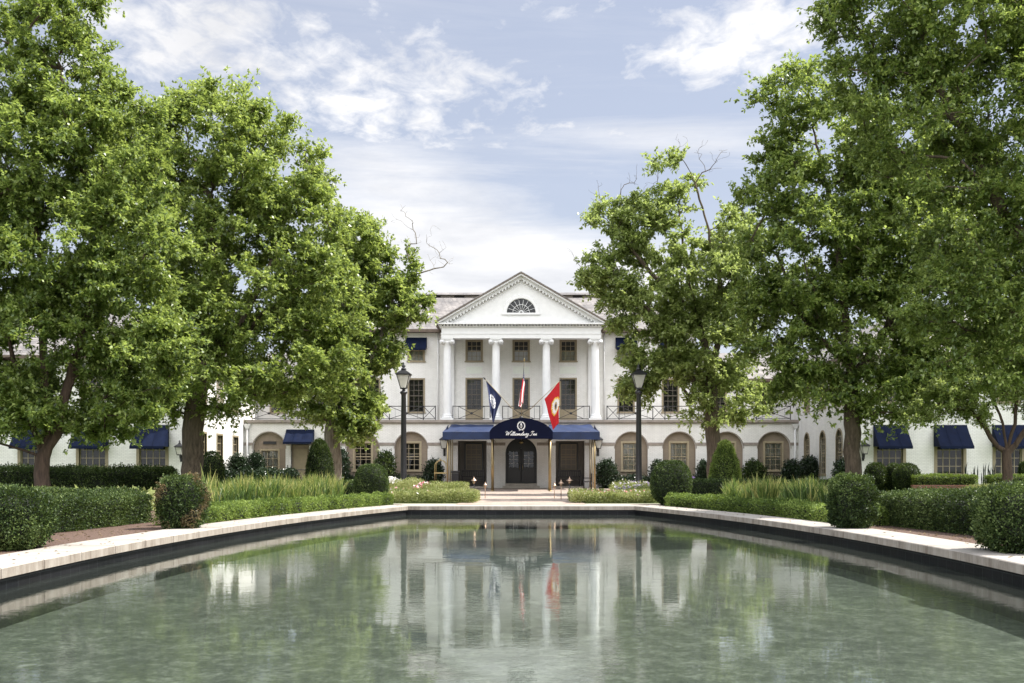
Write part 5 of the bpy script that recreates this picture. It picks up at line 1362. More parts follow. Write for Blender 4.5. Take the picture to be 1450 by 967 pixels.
hedge('box_hedge', [(-11.5, 38.2), (-6.0, 38.2)], 0.8, 0.72, leaf_box, 'dark box hedge behind the left reeds next to the far dome shrub', 'hedges behind the reeds', dens=1800, L=0.05, seed=27, loose=0.03)
hedge('box_hedge', [(5.9, 38.2), (12.8, 38.2)], 0.8, 0.76, leaf_box, 'dark box hedge behind the right reeds next to the far dome shrub', 'hedges behind the reeds', dens=1800, L=0.05, seed=28, loose=0.03)
hedge('shrub_hedge', [(-27, 42.0), (-14.7, 42.0)], 1.1, 1.20, leaf_box, 'long tall dark hedge across the front of the left wing', None, dens=1100, L=0.075, seed=29, loose=0.07, lump=0.09)
hedge('box_hedge', [(17.2, 44.0), (20.0, 44.0)], 0.7, 0.92, leaf_boxlight, 'short low hedge on the garden wall under the right wing window', None, dens=1300, L=0.06, seed=30, loose=0.03)
hedge('box_hedge', [(20.6, 44.0), (26.5, 44.0)], 0.7, 0.92, leaf_boxlight, 'long low hedge behind the right multi-stemmed tree', None, dens=1100, L=0.06, seed=31, loose=0.03)
hedge('flowering_groundcover', [(18.6, 41.5), (24, 41.5)], 0.8, 0.45, leaf_bed, 'loose pale groundcover before the low brick garden wall', None, dens=900, L=0.07, seed=32, loose=0.07, cat='groundcover')
# cones
CG = 'clipped cone shrubs on the lawn'
shrub('cone_shrub', -8.6, 42.5, 0.66, 0.66, 2.45, leaf_box, 'dark clipped cone shrub on the lawn left of centre', group=CG, n=16000, L=0.055, e=2.3, loose=0.03, lump=0.03, seed=41, cone=0.42)
shrub('cone_shrub', 8.7, 42.5, 0.78, 0.78, 2.42, leaf_boxlight, 'bright edged clipped cone shrub on the lawn right of centre', group=CG, n=18000, L=0.055, e=2.2, loose=0.03, lump=0.03, seed=42, cone=0.55)
# shrubs at the walls
SG_ = 'dark hollies against the hotel wall'
for i, (px, d, w, py, label) in enumerate([
    (614, 60.9, 22, 652, 'loose dark holly against the wall left of the luggage cart'),
    (858.5, 60.9, 26, 652, 'upright dark holly against the wall right of the entrance awning'),
    (545, 60.8, 26, 640, 'loose holly against the wall between the two left arches'),
    (484, 60.8, 18, 638, 'narrow dark holly behind the cone shrub at left'),
    (932, 60.8, 18, 654, 'dark holly against the wall between the first two right arches'),
    (997, 60.8, 16, 655, 'dark holly against the wall half hidden by the right cone shrub'),
    (1068, 60.8, 28, 653, 'pale leaved holly against the wall between the last right arches'),
    (1122, 59.5, 26, 653, 'dark holly at the right inner corner, left one of two'),
    (1146, 58.0, 28, 649, 'dark holly at the right inner corner, right one of two'),
    (1196, 51.0, 26, 652, 'dark shrub at the corner of the right wing behind the trunk'),
    (337, 58.0, 26, 645, 'dark shrub at the left inner corner, left one of two'),
    (361, 59.5, 24, 643, 'dark shrub at the left inner corner, right one of two')]):
    s = FPX / d; h = CAMH + (CY - py) / s
    shrub('holly_bush', (px - CX) / s, d, w / s / 2 * 1.05, w / s / 2 * 0.8, h, leaf_dark if px not in (1068, 545) else leaf_box, label, 'bush', SG_, n=3800, L=0.11, e=2.0, loose=0.10, lump=0.10, seed=50 + i)
RG = 'round bushes by the wing walls'
for i, (px, d, w, py, label) in enumerate([
    (300, 46.0, 32, 640, 'round dark bush right of the big left trunk'),
    (1240, 45.5, 29, 656, 'leftmost round bush under the first right wing awning'),
    (1267, 45.5, 27, 657, 'middle round bush under the first right wing awning'),
    (1284, 44.5, 34, 657, 'rightmost round bush under the first right wing awning'),
    (1449, 45, 12, 655, 'small dark bush at the right picture edge by the third wing window'),
    (241, 43.4, 10, 661, 'tiny dark clipped bush at the right end of the tall left hedge')]):
    s = FPX / d; h = CAMH + (CY - py) / s
    shrub('round_bush', (px - CX) / s, d, w / s / 2, w / s / 2, h, leaf_box, label, 'bush', RG, n=6500, L=0.06, e=2.5, loose=0.03, lump=0.03, seed=70 + i)
# foundation planting as low greenery
hedge('low_shrubs', [(-12.5, 61.0), (-5.3, 61.0)], 0.7, 0.62, leaf_dark, 'low dark foundation planting under the left arched windows', None, dens=700, L=0.11, seed=33, loose=0.10, lump=0.12, cat='low shrubs')
hedge('low_shrubs', [(5.6, 61.0), (16.8, 61.0)], 0.7, 0.62, leaf_dark, 'low dark foundation planting under the right arched windows', None, dens=600, L=0.11, seed=34, loose=0.10, lump=0.12, cat='low shrubs')
hedge('low_shrubs', [(-17.0, 55.8), (-13.8, 60.6)], 0.8, 1.0, leaf_dark, 'dark foundation planting in the left inner corner', None, dens=800, L=0.11, seed=35, loose=0.10, lump=0.12, cat='low shrubs')

# flower beds ------------------------------------------------------------------
def flower_bed(name, poly_fn, n, h0, h1, lmat, fmats, label, seed, base, L=0.07, nf=250, fs=0.05, cat='flower bed'):
    rng = np.random.default_rng(seed)
    xy = poly_fn(rng, n); z = rng.uniform(0, 1, n) ** 0.6 * (h0 + (h1 - h0) * (0.5 + 0.5 * nz(np.column_stack([xy, np.zeros(n)]), np.random.default_rng(seed + 1), 2.2)))
    P = np.column_stack([xy, np.maximum(z, 0.02)]); D = unit(rng.normal(size=(n, 3)) * 0.8 + np.array([0, 0, 0.7]))
    V, F = leaves(P, D, rng, L * rng.uniform(0.6, 1.4, n), L * 0.45, up=0.3); V[:, 2] = np.maximum(V[:, 2], 0.005)
    t = thing(name, label, cat, base, 'flower beds at the far end of the pool')
    tone = np.clip(0.5 + nz(P, np.random.default_rng(seed + 2), 1.6) * 0.25 + rng.normal(size=n) * 0.2, 0, 1)
    o = obj_np('foliage', V, F, [lmat], t, None, tone); o['kind'] = 'stuff'
    xy = poly_fn(rng, nf); q = np.column_stack([xy, np.zeros(nf)]); z = h0 + (h1 - h0) * (0.5 + 0.5 * nz(q, np.random.default_rng(seed + 1), 2.2)) + 0.02
    keep = nz(q, np.random.default_rng(seed + 8), 1.2) > -0.1; xy = xy[keep]; z = z[keep]; m_ = len(xy)
    C = np.column_stack([xy, z]); Vs = []
    for k in range(5):
        D = unit(rng.normal(size=(m_, 3)) + np.array([0, 0, 0.5])); v, f = leaves(C, D, rng, fs, fs * 0.8, up=0.3); Vs.append(v)
    V = np.vstack(Vs); F = np.arange(len(V)).reshape(-1, 4)
    o = obj_np('blossoms', V, F, fmats, t, None, None, rng.integers(0, len(fmats), len(F))); o['kind'] = 'stuff'
    return t
def band(x0, x1, y0, y1, endr=None):
    def fn(rng, n): return np.column_stack([rng.uniform(x0, x1, n), rng.uniform(y0, y1, n)])
    return fn
flower_bed('flower_bed', band(-4.75, -1.55, 34.7, 37.5), 26000, 0.28, 0.50, leaf_bed, [pink_flower, white_flower], 'low yellow green flower bed with pink blooms left of the paving', 61, (-3.2, 36, 0), nf=200)
flower_bed('flower_bed', band(1.75, 4.9, 34.7, 37.3), 26000, 0.28, 0.46, leaf_bed, [pink_flower, white_flower], 'low yellow green flower bed with few blooms right of the paving', 62, (3.2, 36, 0), nf=120)
flower_bed('rose_bed', band(-4.4, -2.2, 40.8, 42.4), 7000, 0.40, 0.66, leaf_bed, [pink_flower, white_flower], 'pink roses behind the left flower bed before the cart', 63, (-3.3, 41.5, 0), nf=240, fs=0.09)
flower_bed('flower_bed', band(-6.3, -4.3, 41.0, 45.0), 9000, 0.45, 0.85, leaf_bed, [white_flower], 'white hydrangeas round the left lamp base', 64, (-5.3, 43.0, 0), nf=420, fs=0.11)
flower_bed('flower_bed', band(3.9, 5.6, 39.5, 44.5), 9000, 0.30, 0.70, leaf_bed, [lilac_flower, white_flower], 'loose lilac and green planting round the right lamp base', 65, (5.0, 42.0, 0), nf=160, fs=0.07)
flower_bed('lavender_bed', band(6.2, 7.9, 45.0, 46.2), 3500, 0.5, 0.85, leaf_box, [lilac_flower], 'lilac lavender spikes left of the right cone shrub', 66, (7.0, 45.5, 0), nf=260, fs=0.08)
# grass tongues at bed ends + hostas
t = thing('hosta_clump', 'pale broad leaved hostas behind the left hedge near the multi-stemmed tree', 'hosta plants', (-13.0, 28.5, 0))
rng = np.random.default_rng(91); n = 1500
P = np.column_stack([rng.uniform(-17.5, -10.3, n), rng.uniform(28.0, 29.0, n), rng.uniform(0.05, 0.55, n)]); D = unit(rng.normal(size=(n, 3)) + np.array([0, 0, 0.4]))
V, F = leaves(P, D, rng, 0.24 * rng.uniform(.6, 1.2, n), 0.13, up=0.8, fold=0.1); V[:, 2] = np.maximum(V[:, 2], 0.01); obj_np('foliage', V, F, [leaf_bed], t, None, np.clip(rng.normal(.5, .25, n), 0, 1))['kind'] = 'stuff'
# dark flower spikes by the right wing
t = thing('flower_spikes', 'thin dark flower spikes standing against the right wing wall', 'flower spikes', (20.2, 46.0, 0))
mb = MB(); random.seed(5)
for i in range(26):
    x = (random.choice([1372, 1380, 1384, 1393, 1400, 1404, 1409, 1415]) + random.uniform(-3, 3) - CX) * 46 / FPX; y = 46 + random.uniform(-.3, .3); z1 = random.uniform(0.95, 1.55)
    mb.tube([(x, y, 0), (x + random.uniform(-.03, .03), y, z1 - 0.3), (x + random.uniform(-.08, .08), y, z1)], [0.010, 0.028, 0.006], 5)
mb.build('spikes', leaf_dark, t)

# reeds -------------------------------------------------------------------------
def reeds(label, fn, n, hmin, hmax, seed, base):
    rng = np.random.default_rng(seed)
    nc = n // 50; cc = fn(rng, nc); ch = hmin + (hmax - hmin) * (0.5 + 0.5 * nz(np.column_stack([cc, np.zeros(nc)]), np.random.default_rng(seed + 4), 1.4)); ct = rng.normal(0.42, 0.22, nc)
    ci = rng.integers(0, nc, n); xy = cc[ci] + rng.normal(size=(n, 2)) * 0.13; h = ch[ci] * rng.uniform(0.5, 1.2, n)
    a = rng.uniform(0, 2 * PI, n); lean = rng.uniform(0.03, 0.42, n) * h; dx = np.cos(a) * lean; dy = np.sin(a) * lean
    w = rng.uniform(0.010, 0.020, n); sa = rng.uniform(0, 2 * PI, n); sx = np.cos(sa) * w; sy = np.sin(sa) * w
    rt = np.abs(xy[:, 0]) / xy[:, 1]; ok = (rt < 0.322) & (rt > np.where(xy[:, 0] < 0, 0.180, 0.206)); xy, h, dx, dy, lean, sx, sy, ci = [q[ok] for q in (xy, h, dx, dy, lean, sx, sy, ci)]; n = len(h); w = w[ok]
    rows = []
    for t_, wf in ((0, 1.0), (0.4, 1.1), (0.75, 0.8), (1.0, 0.08)):
        cx_ = xy[:, 0] + dx * t_ ** 2; cy_ = xy[:, 1] + dy * t_ ** 2; cz = h * t_ * (1 - 0.12 * t_ * (lean / h) * 3)
        rows += [np.column_stack([cx_ - sx * wf, cy_ - sy * wf, cz]), np.column_stack([cx_ + sx * wf, cy_ + sy * wf, cz])]
    V = np.stack(rows, 1).reshape(-1, 3)
    F = (np.arange(n)[:, None, None] * 8 + np.array([[0, 1, 3, 2], [2, 3, 5, 4], [4, 5, 7, 6]])[None]).reshape(-1, 4)
    tone = np.clip(ct[ci] + rng.normal(size=n) * 0.2, 0, 1); tone = np.repeat(tone, 3) + np.tile([-0.1, 0, 0.25], n)
    me_o = obj_np('reed_bed', V, F, [blade_mat], None, base, np.clip(tone, 0, 1))
    tag(me_o, label, 'reeds', None, 'stuff'); return me_o
def reed_band(sg, y0, y1, o0, o1):
    def fn(rng, n):
        y = rng.uniform(y0, y1, n); return np.column_stack([sg * (hw_in(y) + rng.uniform(o0, o1, n)), y])
    return fn
reeds('tall green and straw coloured reeds behind the left box hedge', reed_band(-1, 21.0, 34.5, 1.85, 4.6), 15000, 0.55, 1.12, 101, (-8, 28, 0))
reeds('tall dark green reeds behind the right box hedge', reed_band(1, 20.5, 34.0, 1.85, 4.6), 15000, 0.55, 1.08, 102, (8, 27, 0))

# fallen leaves on mulch and coping
rng = np.random.default_rng(301); n = 1500
y_ = rng.uniform(12.0, 33.0, n); sg_ = rng.choice([-1, 1], n); off_ = np.where(rng.uniform(size=n) < 0.10, rng.uniform(0.1, 0.9, n), rng.uniform(0.95, 2.2, n))
P = np.column_stack([sg_ * (hw_in(y_) + off_), y_, np.where(off_ < 0.92, 0.026, 0.012)])
D = unit(np.column_stack([rng.normal(size=(n, 2)), rng.normal(size=n) * 0.12])); V, F = leaves(P, D, rng, rng.uniform(0.03, 0.075, n), 0.03, up=3.0, fold=0.15)
V[:, 2] = np.maximum(V[:, 2], np.repeat(P[:, 2], 4) - 0.004)
tag(obj_np('fallen_leaves', V, F, [leaf_brown], None, (0, 22, 0), np.clip(rng.normal(0.55, 0.3, n), 0, 1)), 'scattered dry fallen leaves on mulch and pool coping', 'leaf litter', None, 'stuff')
# ================================================================== TREES
def LB(px, py, d, rx, rz, ry=None, w=1.0):
    s = FPX / d; return (W(px, py, d), (rx / s, (ry if ry is not None else min(rx, rz * 1.3) / s), rz / s), w)
def stem(*pts): return [W(px, py, d) if py is not None else ((px - CX) * d / FPX, d, 0.0) for px, py, d in pts]
TREES = True
if TREES:
    # big tree left of centre
    d = 40.0
    tree('oak_tree', 'broad full green oak with dark straight trunk left of the building front', ((275 - CX) * d / FPX, d, 0),
         [stem((275, None, d), (274, 640, d), (276, 580, d), (282, 520, d), (292, 440, d), (298, 340, d), (302, 240, d)), stem((282, 530, d), (340, 460, d - .5), (385, 370, d)), stem((278, 555, d), (215, 480, d), (190, 380, d))],
         0.40,
         [LB(308, 196, d, 88, 76), LB(385, 252, d, 85, 85), LB(425, 330, d, 70, 82), LB(250, 320, d, 110, 110), LB(345, 400, d, 120, 100), LB(452, 430, d, 60, 78), LB(255, 460, d, 100, 78), LB(400, 500, d, 95, 60), LB(320, 540, d, 115, 45, 3.5), LB(225, 560, d, 50, 30, 2), LB(470, 520, d, 45, 45, 2.5), LB(190, 250, d, 60, 70), LB(225, 200, d, 52, 60)],
         688, leaf_fresh, bark_oak, L=0.173, twigs=15, ros=3, nleaf=6, rc=0.74, seed=3, gap=0.12)
    # nearer multi-stemmed tree at far left
    d = 30.0
    tree('oak_tree', 'nearest dark green tree at far left with low forked brown stems', ((63 - CX) * d / FPX, d, 0),
         [stem((63, None, d), (62, 672, d), (62, 648, d)), stem((62, 650, d), (80, 615, d), (100, 540, d), (125, 440, d), (135, 320, d), (110, 200, d), (80, 80, d)), stem((62, 655, d), (50, 610, d), (30, 540, d), (0, 430, d + .5)), stem((62, 652, d), (66, 600, d), (62, 500, d), (60, 380, d), (40, 240, d)), stem((60, 655, d), (35, 638, d - .3), (0, 628, d - .5), (-40, 610, d - .8))],
         0.21,
         [LB(30, 10, d, 115, 75), LB(85, 130, d, 80, 75), LB(150, 210, d, 85, 85), LB(30, 230, d, 110, 110), LB(185, 330, d, 80, 85), LB(70, 360, d, 120, 110), LB(160, 430, d, 95, 90), LB(40, 480, d, 120, 90), LB(195, 510, d, 68, 58), LB(95, 560, d, 100, 48, 2.2), LB(140, 597, d, 75, 26, 1.6), LB(40, 592, d, 65, 34, 1.8), LB(215, 560, d, 40, 25, 1.2), LB(235, 490, d, 42, 32, 1.2), LB(-60, 300, d, 90, 260), LB(-20, 575, d, 70, 35, 2.0)],
         752, leaf_oak, bark_brown, L=0.136, twigs=16, ros=3, nleaf=7, rc=0.56, seed=4, gap=0.12)
    # pale-barked tree before the left facade
    d = 48.0
    tree('oak_tree', 'pale barked leaning tree with bare dead limbs before the left facade', ((472 - CX) * d / FPX, d, 0),
         [stem((472, None, d), (473, 650, d), (470, 605, d), (500, 560, d), (532, 500, d), (550, 440, d), (566, 400, d)), stem((470, 605, d), (430, 560, d), (400, 500, d), (420, 420, d)), stem((500, 560, d), (500, 480, d), (480, 400, d), (500, 340, d))],
         0.36,
         [LB(500, 350, d, 42, 42), LB(532, 372, d, 28, 36, None, .8), LB(566, 405, d, 20, 22, .8, .6), LB(470, 430, d, 65, 60), LB(560, 440, d, 42, 28), LB(592, 432, d, 20, 16, .7, .8), LB(585, 372, d, 14, 10, .5, .5), LB(490, 510, d, 50, 52), LB(455, 560, d, 48, 38), LB(515, 575, d, 26, 30, 1.2), LB(540, 500, d, 30, 30, 1.2), LB(495, 600, d - 1, 36, 20, 1.2), LB(465, 598, d - 1, 34, 20, 1.2)],
         400, leaf_fresh, bark_pale, L=0.197, twigs=14, ros=3, nleaf=6, rc=0.58, seed=6, gap=0.25,
         bare=[[W(600, 385, d), W(628, 378, d), W(637, 368, d)], [W(612, 380, d), W(618, 365, d)], [W(574, 352, d), W(590, 345, d), W(585, 325, d)], [W(574, 350, d), W(578, 322, d)], [W(630, 376, d), W(626, 362, d)], [W(595, 340, d), W(604, 332, d)], [W(545, 320, d), W(556, 312, d)], [W(598, 386, d), W(606, 360, d)]])
    # airy tree right of the portico
    d = 47.0
    tree('maple_tree', 'airy yellowing tree with bare twig ends right of the portico', ((1012 - CX) * d / FPX, d, 0),
         [stem((1012, None, d), (1010, 640, d), (1008, 590, d), (1005, 520, d), (985, 440, d), (968, 360, d), (960, 290, d)), stem((1006, 560, d), (960, 520, d), (920, 440, d), (880, 400, d)), stem((985, 445, d), (935, 400, d), (890, 350, d), (858, 310, d)), stem((1004, 530, d), (1030, 450, d), (1010, 350, d), (985, 260, d)), stem((1006, 575, d), (975, 560, d), (945, 520, d), (925, 560, d))],
         0.33,
         [LB(960, 245, d, 42, 30, None, .9), LB(985, 275, d, 35, 45, None, 1.0), LB(1008, 250, d, 26, 30, .9, 1.0), LB(1015, 300, d, 30, 40, 1.0, 1.0), LB(925, 300, d, 55, 32, None, .7), LB(862, 305, d, 30, 28, 1.2, 1.0), LB(935, 350, d, 60, 38), LB(850, 385, d, 36, 28, 1.4, 1.2), LB(900, 325, d, 40, 30, 1.5, 1.0), LB(880, 420, d, 45, 32, None, .8), LB(985, 400, d, 75, 70), LB(915, 440, d, 50, 40), LB(1030, 340, d, 45, 60), LB(930, 500, d, 50, 40), LB(1000, 490, d, 70, 60), LB(905, 545, d, 25, 22, 1.0), LB(1020, 560, d, 62, 42), LB(868, 455, d, 25, 22, .9, .7), LB(838, 480, d, 12, 10, .5, .8)],
         480, leaf_yellow, bark_oak, L=0.197, twigs=12, ros=3, nleaf=5, rc=0.58, seed=8, gap=0.42, tone0=0.5,
         bare=[[W(850, 285, d), W(848, 272, d)], [W(880, 290, d), W(878, 275, d)], [W(908, 290, d), W(904, 262, d)], [W(1005, 240, d), W(1015, 225, d)], [W(1000, 250, d), W(1022, 238, d)], [W(820, 375, d), W(812, 362, d)], [W(955, 222, d), W(957, 212, d)], [W(930, 272, d), W(926, 262, d)], [W(905, 275, d), W(899, 262, d)], [W(990, 225, d), W(994, 218, d)]])
    # large oak right
    d = 40.0
    tree('oak_tree', 'large oak on the right lawn with straight trunk at the wing corner', ((1208 - CX) * d / FPX, d, 0),
         [stem((1208, None, d), (1207, 640, d), (1206, 560, d), (1200, 480, d), (1190, 380, d), (1175, 280, d), (1150, 180, d)), stem((1204, 540, d), (1260, 460, d), (1290, 350, d)), stem((1203, 520, d), (1140, 460, d), (1100, 360, d))],
         0.31,
         [LB(1122, 150, d, 55, 55), LB(1180, 215, d, 80, 88), LB(1105, 270, d, 55, 78), LB(1150, 370, d, 100, 88), LB(1260, 320, d, 100, 110), LB(1115, 470, d, 72, 62), LB(1225, 470, d, 110, 72), LB(1330, 420, d, 100, 100), LB(1270, 230, d, 80, 90, None, 1.3), LB(1310, 330, d, 80, 90, None, 1.2), LB(1150, 545, d, 62, 32, 2.5), LB(1255, 555, d, 80, 36, 3.0), LB(1078, 420, d, 35, 40, 1.5), LB(1340, 530, d, 60, 45, 3)],
         640, leaf_oak, bark_oak, L=0.180, twigs=15, ros=3, nleaf=6, rc=0.74, seed=9, gap=0.16)
    # nearer oak at right edge, trunk outside the frame
    d = 27.0
    tree('oak_tree', 'nearest oak overhanging from the right picture edge, trunk out of frame', ((1560 - CX) * d / FPX, d, 0),
         [stem((1560, None, d), (1560, 620, d), (1550, 500, d), (1535, 350, d), (1500, 180, d), (1460, 20, d), (1440, -120, d)), stem((1545, 450, d), (1480, 390, d), (1420, 300, d), (1360, 180, d), (1300, 80, d)), stem((1548, 490, d), (1480, 460, d), (1400, 430, d), (1330, 410, d))],
         0.33,
         [LB(1255, 30, d, 85, 75), LB(1240, -60, d, 60, 60), LB(1370, 30, d, 120, 100), LB(1300, 170, d, 95, 85), LB(1440, 170, d, 120, 120), LB(1400, 310, d, 110, 100), LB(1345, 430, d, 85, 62), LB(1440, 450, d, 110, 75), LB(1520, 300, d, 120, 150), LB(1420, -110, d, 150, 110), LB(1560, 60, d, 130, 180), LB(1390, 520, d, 90, 32, 1.8), LB(1215, 110, d, 40, 45, 1.2), LB(1185, 15, d, 28, 30, .8, 1.3)],
         688, leaf_oak, bark_oak, L=0.127, twigs=16, ros=3, nleaf=6, rc=0.56, seed=10, gap=0.20)
    # small multi-stem tree at right
    d = 37.0
    tree('crape_myrtle', 'small multi-stemmed vase shaped tree before the right wing', ((1426 - CX) * d / FPX, d, 0),
         [stem((1426, None, d), (1426, 655, d), (1425, 640, d)), stem((1425, 645, d), (1405, 620, d), (1385, 590, d), (1350, 560, d), (1320, 545, d)), stem((1425, 643, d), (1420, 600, d), (1405, 560, d), (1390, 520, d)), stem((1426, 643, d), (1436, 600, d), (1440, 550, d), (1438, 510, d)), stem((1427, 645, d), (1448, 615, d), (1475, 580, d), (1490, 540, d)), stem((1385, 590, d), (1360, 580, d), (1325, 575, d))],
         0.17,
         [LB(1390, 545, d, 75, 32, 1.6), LB(1450, 545, d, 60, 40, 1.8), LB(1335, 572, d, 42, 20, 1.1), LB(1440, 500, d, 80, 45, 1.8), LB(1300, 590, d, 26, 12, .8), LB(1400, 590, d, 50, 14, 1.2, .5), LB(1500, 560, d, 50, 45, 1.5)],
         240, leaf_yellow, bark_brown, L=0.107, twigs=12, ros=3, nleaf=6, rc=0.47, seed=12, gap=0.2, tone0=0.35)
# ================================================================== SKY, SUN, CAMERA
SUN_EL, SUN_AZ = 56.0, 8.0      # azimuth measured from +X towards +Y (sun stands to the right, a little behind the hotel)
el, az = math.radians(SUN_EL), math.radians(SUN_AZ)
sd = Vector((math.cos(el) * math.cos(az), math.cos(el) * math.sin(az), math.sin(el)))
L_ = bpy.data.lights.new('sun', 'SUN'); L_.energy = 5.0; L_.angle = math.radians(0.6); L_.color = (1.0, 0.955, 0.88)
so = bpy.data.objects.new('sun', L_); COL.objects.link(so); so.rotation_euler = sd.to_track_quat('Z', 'Y').to_euler(); so.location = (30, 20, 60)
w = bpy.data.worlds.new('World'); sc.world = w; w.use_nodes = True; nt = w.node_tree
bg = nt.nodes['Background']; bg.inputs['Strength'].default_value = 0.13
sky = nt.nodes.new('ShaderNodeTexSky'); sky.sky_type = 'NISHITA'; sky.sun_disc = False
sky.sun_elevation = el; sky.sun_rotation = math.radians(90.0 - SUN_AZ); sky.air_density = 1.0; sky.dust_density = 1.4; sky.ozone_density = 1.2
tc = N(nt, 'ShaderNodeTexCoord'); sep = N(nt, 'ShaderNodeSeparateXYZ'); nt.links.new(tc.outputs['Generated'], sep.inputs[0])
def M(op, a, b_=None, c=None, clamp=False):
    n = nt.nodes.new('ShaderNodeMath'); n.operation = op; n.use_clamp = clamp
    for i, q in enumerate((a, b_, c)):
        if q is None: continue
        if isinstance(q, (int, float)): n.inputs[i].default_value = q
        else: nt.links.new(q, n.inputs[i])
    return n.outputs[0]
X, Y, Z = sep.outputs
zc = M('MAXIMUM', Z, 0.0)
den = M('ADD', zc, 0.10)
pu, pv = M('DIVIDE', X, den), M('DIVIDE', Y, den)
com = N(nt, 'ShaderNodeCombineXYZ'); nt.links.new(pu, com.inputs[0]); nt.links.new(pv, com.inputs[1])
def noise(scale, detail, rough, vec, dist=0.0, off=(0, 0, 0), sc_=(1, 1, 1), rot=0.0):
    mp = N(nt, 'ShaderNodeMapping'); mp.inputs['Location'].default_value = off; mp.inputs['Scale'].default_value = sc_; mp.inputs['Rotation'].default_value = (0, 0, rot)
    nt.links.new(vec, mp.inputs[0]); n = N(nt, 'ShaderNodeTexNoise', Scale=scale, Detail=detail, Roughness=rough, Distortion=dist); nt.links.new(mp.outputs[0], n.inputs['Vector']); return n.outputs['Fac']
puff = noise(3.4, 12.0, 0.62, com.outputs[0], 0.25, (3.1, 0.7, 0), (1.0, 0.72, 1), 0.5)
veil = noise(0.9, 9.0, 0.66, com.outputs[0], 0.7, (1.3, 4.2, 0), (0.55, 1.3, 1), -0.45)
fine = noise(13.0, 10.0, 0.6, com.outputs[0], 0.3, (5.1, 2.7, 0), (1.0, 0.8, 1), 0.6)
wisp = noise(1.6, 12.0, 0.7, com.outputs[0], 1.0, (8.3, 2.2, 0), (0.4, 1.5, 1), -0.5)
# where the cloud masses stand in the sky (direction ratios x/y and z/y, in front of the viewer)
yy = M('MAXIMUM', Y, 0.05); su, sv = M('DIVIDE', X, yy), M('DIVIDE', Z, yy)
def blob(px, py, rx, ry, amp, rot=0.0):
    u0, v0 = (px - CX) / FPX, (CY - py) / FPX; a, b_ = rx / FPX, ry / FPX; c, s = math.cos(rot), math.sin(rot)
    du, dv = M('SUBTRACT', su, u0), M('SUBTRACT', sv, v0)
    e1 = M('DIVIDE', M('ADD', M('MULTIPLY', du, c), M('MULTIPLY', dv, s)), a); e2 = M('DIVIDE', M('SUBTRACT', M('MULTIPLY', dv, c), M('MULTIPLY', du, s)), b_)
    r2 = M('ADD', M('MULTIPLY', e1, e1), M('MULTIPLY', e2, e2))
    return M('MULTIPLY', M('POWER', 2.718, M('MULTIPLY', r2, -1.0)), amp)
def total(lst):
    t_ = lst[0]
    for q in lst[1:]: t_ = M('ADD', t_, q)
    return t_
mass = total([blob(330, 90, 280, 100, 0.24, -0.28), blob(520, 150, 150, 50, 0.05, -0.3), blob(220, 30, 160, 60, 0.10), blob(470, 40, 160, 50, 0.06), blob(1040, 55, 160, 60, 0.24, 0.1), blob(1130, 20, 130, 60, 0.12), blob(980, 85, 70, 30, 0.08), blob(650, 95, 110, 50, 0.15), blob(840, 185, 100, 20, 0.16, -0.1), blob(820, 10, 90, 24, 0.17), blob(760, 120, 90, 35, .12), blob(700, 200, 120, 25, .08)])
low = total([blob(600, 330, 260, 85, 0.30, -0.36), blob(560, 235, 120, 40, 0.15, -0.2), blob(740, 370, 300, 60, 0.16), blob(900, 420, 300, 90, 0.20), blob(1000, 200, 170, 35, 0.14), blob(880, 190, 160, 26, .10, -.1)])
f1 = M('MULTIPLY', M('SUBTRACT', M('ADD', M('ADD', M('MULTIPLY', puff, 0.45), M('MULTIPLY', fine, 0.70)), mass), 0.69), 4.6, clamp=True)
f2 = M('MULTIPLY', M('SUBTRACT', M('ADD', M('ADD', M('MULTIPLY', veil, 0.45), M('MULTIPLY', wisp, 0.55)), low), 0.55), 3.4, clamp=True)
f3 = M('MULTIPLY', M('SUBTRACT', wisp, 0.40), 1.1, clamp=True)
hor = M('POWER', 2.718, M('MULTIPLY', zc, -9.0))
fac = M('MAXIMUM', M('MAXIMUM', f1, M('MULTIPLY', f2, 0.88)), M('MULTIPLY', f3, 0.6))
fac = M('MAXIMUM', fac, M('MULTIPLY', hor, 0.85))
rear = M('MULTIPLY', M('MULTIPLY', Y, -1.0), 2.0, clamp=True)
fac = M('MAXIMUM', fac, M('MULTIPLY', rear, 0.9))  # unseen sky behind the viewer clouded over, added to whiten the facade fill
shade = noise(2.3, 8.0, 0.6, com.outputs[0], 0.2, (0.4, 1.9, 0))
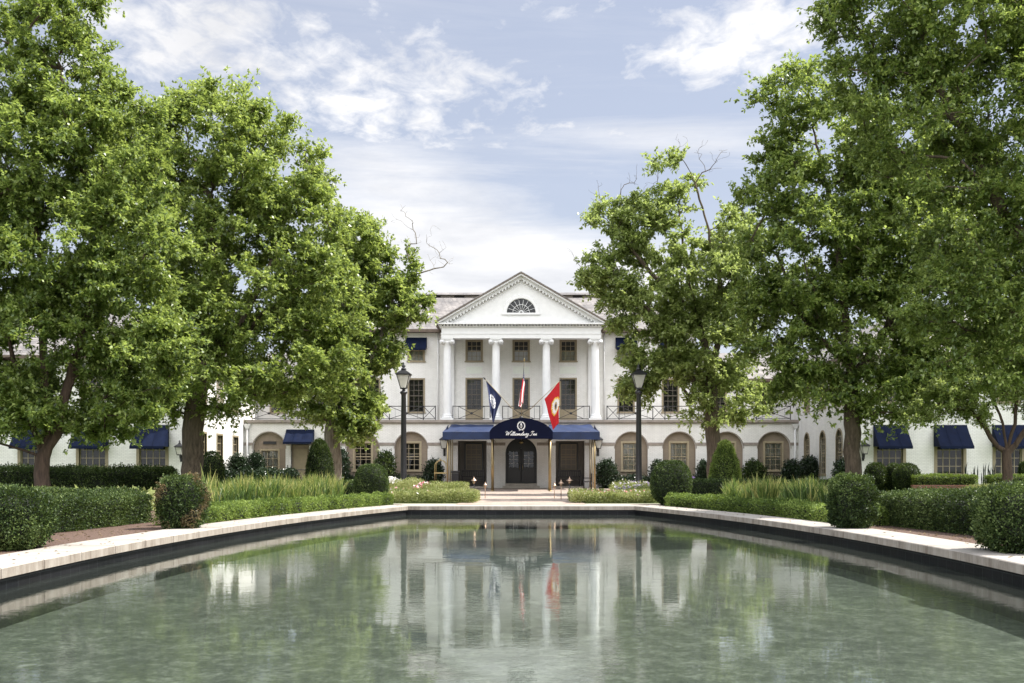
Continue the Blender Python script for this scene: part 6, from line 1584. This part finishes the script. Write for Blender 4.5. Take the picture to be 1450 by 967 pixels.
cr = ramp(nt, [(0.3, (4.4, 4.45, 4.65)), (0.62, (6.0, 5.95, 5.95))]); nt.links.new(shade, cr.inputs[0])
# the sky's own colour, softened by thin high haze
hz_ = N(nt, 'ShaderNodeMix', data_type='RGBA'); hz_.inputs[0].default_value = 0.64
nt.links.new(sky.outputs[0], hz_.inputs[6]); hz_.inputs[7].default_value = (3.15, 3.3, 3.85, 1)
mx = N(nt, 'ShaderNodeMix', data_type='RGBA'); nt.links.new(fac, mx.inputs[0]); nt.links.new(hz_.outputs[2], mx.inputs[6]); nt.links.new(cr.outputs[0], mx.inputs[7])
# unseen sky opposite the hotel brightened, added as fill for the shaded facade
back = M('MULTIPLY', M('ADD', M('MULTIPLY', Y, -1.0), 0.12), 1.8, clamp=True)
lift = M('MULTIPLY', M('SUBTRACT', Z, 0.10), 4.0, clamp=True)
gain = M('MULTIPLY_ADD', M('MULTIPLY', back, lift), 1.8, 0.8)
vm = N(nt, 'ShaderNodeVectorMath', operation='SCALE'); nt.links.new(mx.outputs[2], vm.inputs[0]); nt.links.new(gain, vm.inputs['Scale'])
nt.links.new(vm.outputs[0], bg.inputs['Color'])

cam = bpy.data.cameras.new('camera'); co = bpy.data.objects.new('camera', cam); COL.objects.link(co)
co.location = (0, 0, CAMH); co.rotation_euler = (PI / 2, 0, 0)
cam.sensor_width = 36; cam.sensor_fit = 'HORIZONTAL'; cam.lens = 36 * FPX / 1450
cam.shift_x = -(CX - 725) / 1450; cam.shift_y = (CY - 483.5) / 1450
cam.clip_start = 0.1; cam.clip_end = 4000
sc.camera = co
vs_ = sc.view_settings; vs_.view_transform = 'Standard'; vs_.look = 'None'; vs_.exposure = 0.88; vs_.gamma = 1.0; vs_.use_curve_mapping = False
sc.render.engine = 'CYCLES'; sc.cycles.max_bounces = 8; sc.cycles.diffuse_bounces = 3; sc.cycles.glossy_bounces = 3; sc.cycles.transparent_max_bounces = 12; sc.cycles.transmission_bounces = 3
sc.cycles.use_denoising = True; sc.cycles.sample_clamp_indirect = 8
